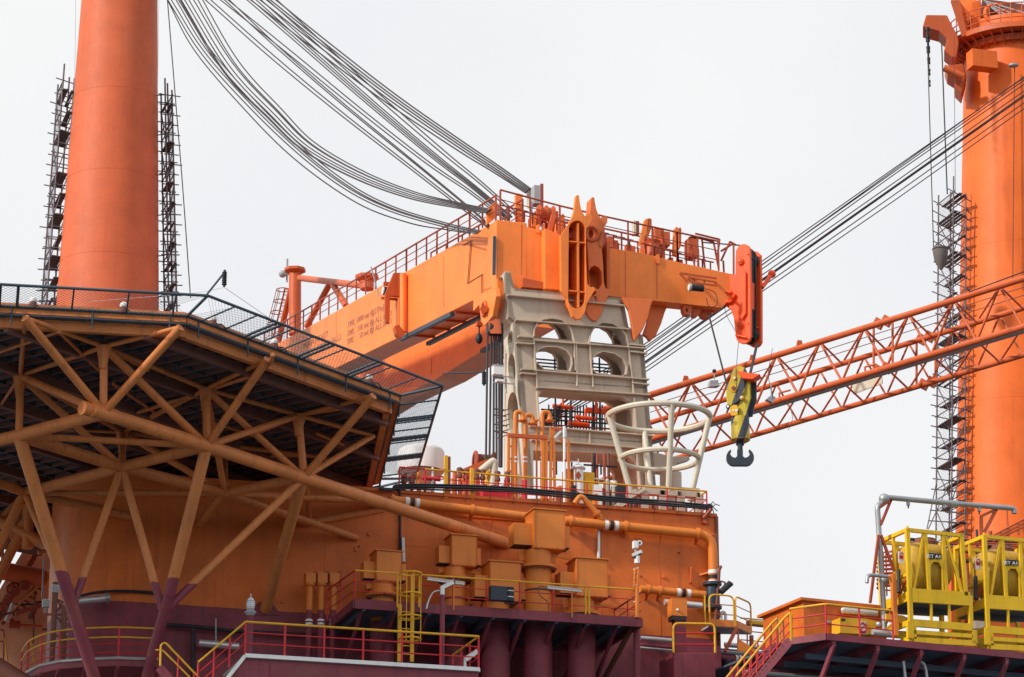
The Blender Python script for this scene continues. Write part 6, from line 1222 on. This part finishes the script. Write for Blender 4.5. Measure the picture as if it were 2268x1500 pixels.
# ------------------------------------------------------------------ right platform
RA = 24; R0 = P((1830, 1404), 108); RPn = Plane(R0, RA); RU = RPn.u; RB = -RPn.n; rz = R0.z
def rp(x, y=1404, o=0): p = RPn.at((x, y), o); p.z = rz; return p
plt = thing('right_platform', 'maroon edged platform with underside braces at the lower right', 'platform', rp(1950))
Ra = PZ((1768, 1442), rz - .0); Ra = rp(1792, 1404) + RB * 0; 
Rl = rp(1830); Rr = rp(2268) + RU * 6; Rc = Rl - RU * .75 + RB * 1.2
plate('platform_deck', [Rl + UP * -.02, Rr - UP * .02, Rr + RB * 9 - UP * .02, Rc + RB * 8 - UP * .02, Rc - UP * .02], -UP * .08, 'under', plt)
bar('deck_edge', Rl - UP * .1, Rr - UP * .1, .1, .24, 'maroon', plt); bar('deck_edge', Rc - UP * .1, Rl - UP * .1, .1, .24, 'maroon', plt)
n = 8
for i in range(n): a = Rl.lerp(Rr, i / n) + RU * .3; bar('under_beam', a - UP * .25, a + RB * 8 - UP * .25, .14, .24, 'maroon', plt); bar('knee_brace', a - UP * .35, a - UP * 3.2 + RB * 1.8 - RU * .4, .1, .16, 'maroon', plt)
for k in (1.5, 3.0, 4.5, 6): bar('under_beam', Rl + RB * k - UP * .5, Rr + RB * k - UP * .5, .12, .2, 'under', plt)
plate('under_wall', [Rc + RB * 2.5 - UP * .6 - RU, Rr + RB * 2.5 - UP * .6, Rr + RB * 2.5 - UP * 8, Rc + RB * 2.5 - UP * 8 - RU], RB * .2, 'maroon', plt)
for i, dz in enumerate((.9, 1.25, 1.6, 2.1)): rod('under_pipe', Rc + RB * 2 - UP * dz - RU, Rr + RB * 2 - UP * dz, .09, ('galv', 'blk', 'maroon', 'blk')[i], plt, 10)
for i in range(6): a = Rl.lerp(Rr, (i + .6) / 6) + RB * 2.2 - UP * 1.5; box('tan_plate', a, RU * 1.1, UP * .35, RB * .1, 'beige' if i > 1 else 'maroon', plt)
pipe('hanging_hose', crom([rp(2015) + RB * .5 - UP * .6, rp(2018) + RB * .4 - UP * 1.6, rp(2035) + RB * .4 - UP * 2.2, rp(2060) + RB * .4 - UP * 1.5, rp(2062) + RB * .5 - UP * .7, rp(2045) + RB * .5 - UP * .5], 6), .06, 'galv', plt)
# railing
rail(plt, [Rc, Rl, rp(1978)], 1.06, 1.35, nm=2, r=.04); bar('gate_post', Rc - UP * .1, Rc + UP * .95, .18, .06, 'yel', plt)
# stair to the platform
stp = thing('stair', 'long maroon stair with yellow handrail rising to the right platform', 'stair', Rc - UP * 2)
sd0 = Rc - UP * .05; sd1 = P((1632, 1560), Rc.y + .2)
for o_ in (0, .9):
    a, b = sd0 + RB * o_, sd1 + RB * o_; bar('stringer', a, b, .08, .3, 'maroon', stp)
    dd = (b - a); k = 8; h = UP * 1.0
    for i in range(k + 1): q = a + dd * i / k; rod('post', q, q + h, .03, 'red' if i > 1 else 'brown', stp, 8)
    for f in (.35, .68): rod('mid_rail', a + h * f, b + h * f, .025, 'red', stp, 6)
    pipe('handrail', [a + RU * .05, a + h + RU * .05, a + h + dd * .08 + UP * .02, b + h] , .045, 'yel', stp, .25, 8)
for i in range(16): q = sd0.lerp(sd1, (i + .5) / 16); bar('tread', q, q + RB * .9, .26, .04, 'maroon', stp)
# orange container with strip lamp and yellow locker
CN = Plane(R0 + RB * 2.2, RA); cc0 = CN.at((1778, 1340)); cc1 = CN.at((1962, 1345))
ct = thing('orange_container', 'orange flat roofed container with silver strip lamp on the right platform', 'container', Vector((cc0.x, cc0.y, rz)))
zt_ = CN.at((1800, 1333)).z; a = Vector((cc0.x, cc0.y, rz - .02)); b = Vector((cc1.x, cc1.y, rz - .02)); hh = zt_ - a.z
plate('shell', [a + UP * .0, b, b + UP * hh, a + UP * hh], RB * 3, 'house', ct); box('roof_lip', (a + b) / 2 + UP * (hh + .04) + RB * 1.5, (b - a) + RU * .3, UP * .1, RB * 3.3, 'house', ct)
a2 = CN.at((1866, 1353), .25); b2_ = CN.at((1942, 1361), .25); bar('lamp_housing', a2 + UP * .07, b2_ + UP * .07, .2, .08, 'white', ct); rod('lamp_tube', a2, b2_, .09, 'silver', ct, 12); box('lock_plate', CN.at((1834, 1377), .02), RU * .2, UP * .08, RB * .04, 'grey', ct)
lk = thing('fuel_locker', 'yellow locker with prohibition sign in front of the orange container', 'locker', CN.at((1905, 1400), .5)); LKp = Plane(R0 + RB * 1.5, RA)
plate('locker_body', LKp.pts(ZF((925, 950), (985, 952), (1100, 955), (1195, 975), (1190, 1000), (1180, 1075), (925, 1060))), RB * .6, 'yel', lk)
plate('sign_board', LKp.pts(ZF((1065, 978), (1118, 982), (1118, 1072), (1065, 1068)), .03), RB * .02, 'white', lk); plate('sign_head', LKp.pts(ZF((1066, 980), (1117, 984), (1117, 1000), (1066, 996)), .04), RB * .01, 'blk', lk)
text('sign_text', 'JET A1', LKp.at(ZF(1070, 993), .05), LKp.at(ZF(1114, 997), .05), .09, RPn.n, 'wprint', lk)
ring('prohibition_ring', LKp.at(ZF(1092, 1022), .05), .15, .025, 'red', lk, (RU, UP), 20); a = LKp.at(ZF(1092, 1022), .05); bar('prohibition_bar', a - RU * .1 - UP * .1, a + RU * .1 + UP * .1, .02, .03, 'red', lk); plate('sign_foot', LKp.pts(ZF((1068, 1048), (1115, 1052), (1115, 1068), (1068, 1065)), .04), RB * .01, 'red', lk)
plate('small_sign', LKp.pts(ZF((935, 955), (965, 957), (965, 975), (935, 973)), .04), RB * .01, 'blk', lk)
c = LKp.at(ZF(1225, 1060), .3); t = thing('silver_pump', 'silver pump barrel on the deck left of the first yellow tank frame', 'pump', c); rod('barrel', c - RU * .35, c + RU * .35, .11, 'silver', t, 16); rod('barrel_cap', c + RU * .35, c + RU * .45, .14, 'grey', t, 16); ball('gauge', c + UP * .3 - RU * .1, .09, 'silver', t)
# tank frames
def tankframe(label, dx, dy):
    TPn = Plane(R0 + RB * .35, RA)
    D = lambda *a: TPn.at((ZV(*a)[0] + dx, ZV(*a)[1] + dy))
    sh = D(425, 1385) - D(425, 1385)
    t = thing('tank_frame', label, 'tank', D(700, 1400), 'yellow fuel tank frames')
    dep = RB * 1.95
    def b_(a, b, w_=.13, h_=.13, o=Vector(), mt='tank', nm='frame_bar'): bar(nm, D(*a) + o, D(*b) + o, w_, h_, mt, t, RPn.n)
    for o in (Vector(), dep):
        b_((372, 380), (410, 1380), .15, .13, o, nm='corner_post'); b_((868, 430), (910, 1000), .15, .13, o, nm='corner_post'); b_((950, 1000), (960, 1300), .15, .13, o, nm='corner_post')
        b_((372, 392), (885, 445), .13, .13, o); b_((400, 995), (945, 1030), .5, .13, o)
        b_((425, 1250), (960, 1292), .26, .13, o); b_((535, 420), (575, 960), .13, .1, o); b_((700, 440), (735, 980), .13, .1, o)
    b_((520, 430), (430, 940), .09, .09); b_((725, 450), (880, 975), .09, .09)
    b_((590, 1045), (595, 1235), .08, .08); b_((755, 1060), (762, 1250), .08, .08)
    b_((425, 1336), (970, 1372), .15, .12); b_((430, 1408), (1000, 1440), .2, .12); b_((985, 1315), (990, 1440), .22, .12)
    b_((410, 1240), (412, 1395), .35, .12)
    for a in ((372, 392), (885, 445)): bar('side_beam', D(*a), D(*a) + dep, .13, .13, 'tank', t)
    for a, w_ in (((385, 800), .1), ((395, 1000), .35), ((400, 1245), .2), ((412, 1400), .25), ((925, 1010), .3), ((960, 1290), .2)): bar('side_beam', D(*a), D(*a) + dep, .1, w_, 'tank', t)
    for s in (.5,): q0, q1 = D(372, 392) + dep * s, D(400, 1000) + dep * s; bar('side_post', q0, q1, .1, .1, 'tank', t)
    bar('side_brace', D(385, 800), D(395, 1240) + dep, .08, .08, 'boomdark', t); rod('lifting_eye', D(372, 380), D(372, 358), .05, 'tank', t, 8)
    # arch plate with black label
    pl2 = Plane(TPn.o + RPn.n * .03, RA); DD = lambda L: [pl2.at((ZV(*p)[0] + dx, ZV(*p)[1] + dy)) for p in L]
    plate('arch_plate', DD([(570, 600), (705, 610), (712, 960), (698, 958), (695, 740), (665, 690), (615, 685), (590, 720), (588, 955), (575, 955)]), RB * .05, 'tank', t)
    pl2 = Plane(TPn.o + RPn.n * .10, RA); plate('label_plate', DD([(572, 602), (688, 610), (690, 662), (575, 654)]), RB * .01, 'blk', t)
    pl2 = Plane(TPn.o + RPn.n * .11, RA); q = DD([(548, 645), (676, 654)]); text('label_text', 'JET A1', q[0], q[1], .12, RPn.n, 'wprint', t)
    q0, q1 = D(412, 1050), D(930, 1085); plate('tray', [q0, q1, q1 + dep, q0 + dep], UP * .1, 'under', t); q0, q1 = D(420, 1050) + dep * .6, D(925, 1085) + dep * .6; bar('tray_beam', q0, q1, .3, .1, 'under', t, RPn.n)
    # tank body: horizontal-ended vessel standing in the frame
    cb = (D(400, 500) + D(880, 545)) / 2 + dep * .5; cbz = (D(620, 720)).z; cb.z = cbz; hl = (D(390, 500) - D(870, 540)).length
    bm = bmesh.new(); bmesh.ops.create_uvsphere(bm, u_segments=40, v_segments=24, radius=1)
    V = []; 
    for v in bm.verts:
        p = v.co.copy(); s = lambda x, e: math.copysign(abs(x) ** e, x); p = Vector((s(p.x, .55), s(p.y, .75), s(p.z, .62))); 
        if p.z < -.2: p.x *= 1 - (-.2 - p.z) * .45; p.y *= 1 - (-.2 - p.z) * .35
        V.append(cb + RU * p.x * hl * .47 + RB * p.y * .85 + UP * p.z * 1.0)
    Fc = [tuple(v.index for v in f.verts) for f in bm.faces]; bm.free(); mesh('tank_shell', V, Fc, 'tankbody', t, True)
    lathe('manhole', cb + UP * .93 + RU * .1, [(.5, 0), (.5, .12), (.42, .2), (.42, .26)], 'brown', t, 20); rod('hose', D(345, 740) + dep * .2, D(320, 960) + dep * .1, .07, 'blk', t, 8); pipe('top_valve', [cb + UP * 1.0 - RU * .5, cb + UP * 1.15 - RU * .5, cb + UP * 1.15 - RU * .2], .06, 'blk', t, .1, 8)
    q = D(350, 632) + dep * .12; box('warning_sign', q - RU * .02, RU * .22, UP * .42, RB * .02, 'white', t); box('warning_print', q - RU * .02 - RB * .015, RU * .16, UP * .12, RB * .01, 'red', t); ring('warning_ring', q - RB * .02 + UP * .1, .07, .015, 'red', t, (RU, UP), 14)
    return t
tankframe('yellow framed fuel tank nearest the grey pipe gantry', 0, 0)
tankframe('yellow framed fuel tank at the right edge of the photograph', 170.5, 14.5)
# orange stanchion and yellow knee left of the first frame
st3 = thing('orange_stanchion', 'orange stanchion with short grey arm left of the first tank frame', 'post', LKp.at(ZV(255, 1370))); LQ = Plane(R0 + RB * .9, RA)
bar('post', LQ.at(ZV(240, 800)), LQ.at(ZV(265, 1370)), .22, .15, 'duct', st3); bar('post_brace', LQ.at(ZV(190, 1300)), LQ.at(ZV(240, 1260)), .1, .1, 'yel', st3); bar('post_arm', LQ.at(ZV(180, 820)), LQ.at(ZV(260, 850)), .1, .1, 'duct', st3); plate('knee', LQ.pts(ZV((180, 1165), (330, 1180), (400, 1210), (400, 1290), (330, 1260), (180, 1230))), RB * .1, 'yel', st3)
pipe('grey_arm', [LQ.at(ZV(*p), .3) for p in ((0, 880), (8, 815), (40, 808), (190, 822))], .07, 'galv', st3, .2, 10)
# grey sprinkler gantry over the tanks
GP = Plane(R0 + RB * 1.4, RA); ga = thing('sprinkler_gantry', 'grey bent pipe gantry with drop nozzles above the yellow tanks', 'gantry', GP.at(ZV(160, 1330)))
pipe('main_pipe', [GP.at(ZV(*p)) for p in ((165, 1340), (140, 850), (98, 200), (105, 165), (190, 92), (240, 96), (800, 148), (1330, 190), (1358, 200), (1360, 235))], .1, 'galv', ga, .25, 12)
for x, y in ((380, 110), (708, 140), (1035, 168)): q = GP.at(ZV(x, y)); rod('nozzle', q, q - UP * .22, .07, 'galv', ga, 8); rod('nozzle_tip', q - UP * .22, q - UP * .33, .03, 'brown', ga, 8)
rod('nozzle', GP.at(ZV(1360, 215)), GP.at(ZV(1358, 240)), .1, 'galv', ga, 10); rod('pipe_sleeve', GP.at(ZV(770, 148)), GP.at(ZV(835, 155)), .14, 'galv', ga, 12); ball('joint', GP.at(ZV(160, 105)), .2, 'galv', ga); ball('lower_joint', GP.at(ZV(160, 855)), .2, 'galv', ga)
for a, b in (((108, 440), (30, 1065)), ((130, 440), (250, 770)), ((225, 110), (128, 345)), ((120, 185), (230, 112))): bar('strut', GP.at(ZV(*a), .1), GP.at(ZV(*b), .1), .1, .08, 'crail', ga)
for a, b in (((1058, 440), (1055, 265)), ((1055, 265), (1195, 200)), ((1195, 200), (1080, 420))): bar('strut', GP.at(ZV(*a), -.1), GP.at(ZV(*b), -.1), .12, .1, 'boomdark', ga)
# things behind the tanks: ladder cage, orange gallery rail and clutter, column foot gallery
BG = Plane(R0 + RB * 14, RA); bgx = thing('column_gallery', 'orange gallery with rails and red fittings behind the yellow tanks at the column foot', 'gallery', BG.at(ZV(900, 700)))
for y0, y1 in ((445, 305), (475, 340), (500, 375)): rod('rail_bar', BG.at(ZV(1160, y0)), BG.at(ZV(1500, y1 - 40)), .05, 'boomdark', bgx, 6)
for x in (1240, 1310, 1400, 1450): rod('rail_post', BG.at(ZV(x, 445 - (x - 1160) * .5)), BG.at(ZV(x, 520 - (x - 1160) * .35)), .05, 'boomdark', bgx, 6)
random.seed(21)
plate('gallery_wall', BG.pts(ZV((780, 560), (1500, 520), (1500, 1500), (780, 1500)), -2), RB * .3, 'towerr', bgx)
for y in (480, 498, 515, 545): rod('rail_bar', BG.at(ZV(740, y)), BG.at(ZV(1500, y + 30)), .05, random.choice(('hook', 'boomdark')), bgx, 6)
for i in range(36):
    x = random.uniform(760, 1450); y = random.uniform(540, 1150); c = BG.at(ZV(x, y), -random.uniform(0, 1.5)); k = random.random()
    if k < .5: rod('fitting_pipe', c, c + UP * random.uniform(.6, 2), random.uniform(.04, .12), random.choice(('red', 'boomdark', 'crail', 'hook')), bgx, 8)
    elif k < .8: rod('fitting_pipe', c, c + U * random.uniform(.6, 2.2), random.uniform(.04, .1), random.choice(('red', 'boomdark', 'crail', 'hook')), bgx, 8)
    else: box('fitting_box', c, U * random.uniform(.3, .8), UP * random.uniform(.3, 1), NB * .4, random.choice(('boomdark', 'red', 'towerr', 'white')), bgx)
plate('side_duct', BG.pts(ZV((1000, 850), (1080, 1000), (1100, 1300), (1000, 1300))), RB * .5, 'beige', bgx)
lg = Plane(R0 + RB * 4.5, RA); lc_ = thing('caged_ladder', 'small red caged ladder behind the left edge of the first tank frame', 'ladder', lg.at(ZV(200, 900)))
for i in range(9): ring('cage_hoop', lg.at(ZV(205, 620 + i * 38)), .45, .03, 'crail', lc_, seg=16)
for x in (150, 175, 250, 262): rod('cage_bar', lg.at(ZV(x, 600)), lg.at(ZV(x + 10, 1000)), .03, 'crail', lc_, 6)
for a, b in (((190, 600), (270, 570)), ((190, 640), (270, 600))): rod('cage_bar', lg.at(ZV(*a)), lg.at(ZV(*b)), .03, 'boomdark', lc_, 6)
for i, x in enumerate((2055, 2085, 2106)):
    wire(('thin wire from the jib bracket down behind the right scaffold', 'dark wire beside the right scaffold', 'faint wire near the edge of the right column')[i], [P((2053 if i == 0 else (2085, 2113)[i - 1], 60 if i == 0 else 80), 160), P((2068 if i == 0 else (2098, 2116)[i - 1], 560 if i == 0 else 430), 160)], (.03, .04, .015)[i], None, 'thin_wire')
a = P((2054, 62), 160.2); t = thing('rope_socket', 'black chain of rope sockets hanging from the jib bracket', 'rope socket', a)
for i in range(16): q = a - UP * i * .22; rod('link', q, q - UP * .16, .14 - .006 * i - (.05 if i % 3 == 1 else 0), 'blk', t, 10)
tag(pipe('tie_wire', [P((2053, 1172), 158), P((2076, 1060), 158)], .03, 'scaf', None), 'slanting dark wire above the first tank frame', 'rope'); tag(pipe('tie_wire', [P((2056, 1172), 158), P((2100, 1075), 158)], .03, 'scaf', None), 'second slanting dark wire above the first tank frame, leaning more to the right', 'rope')
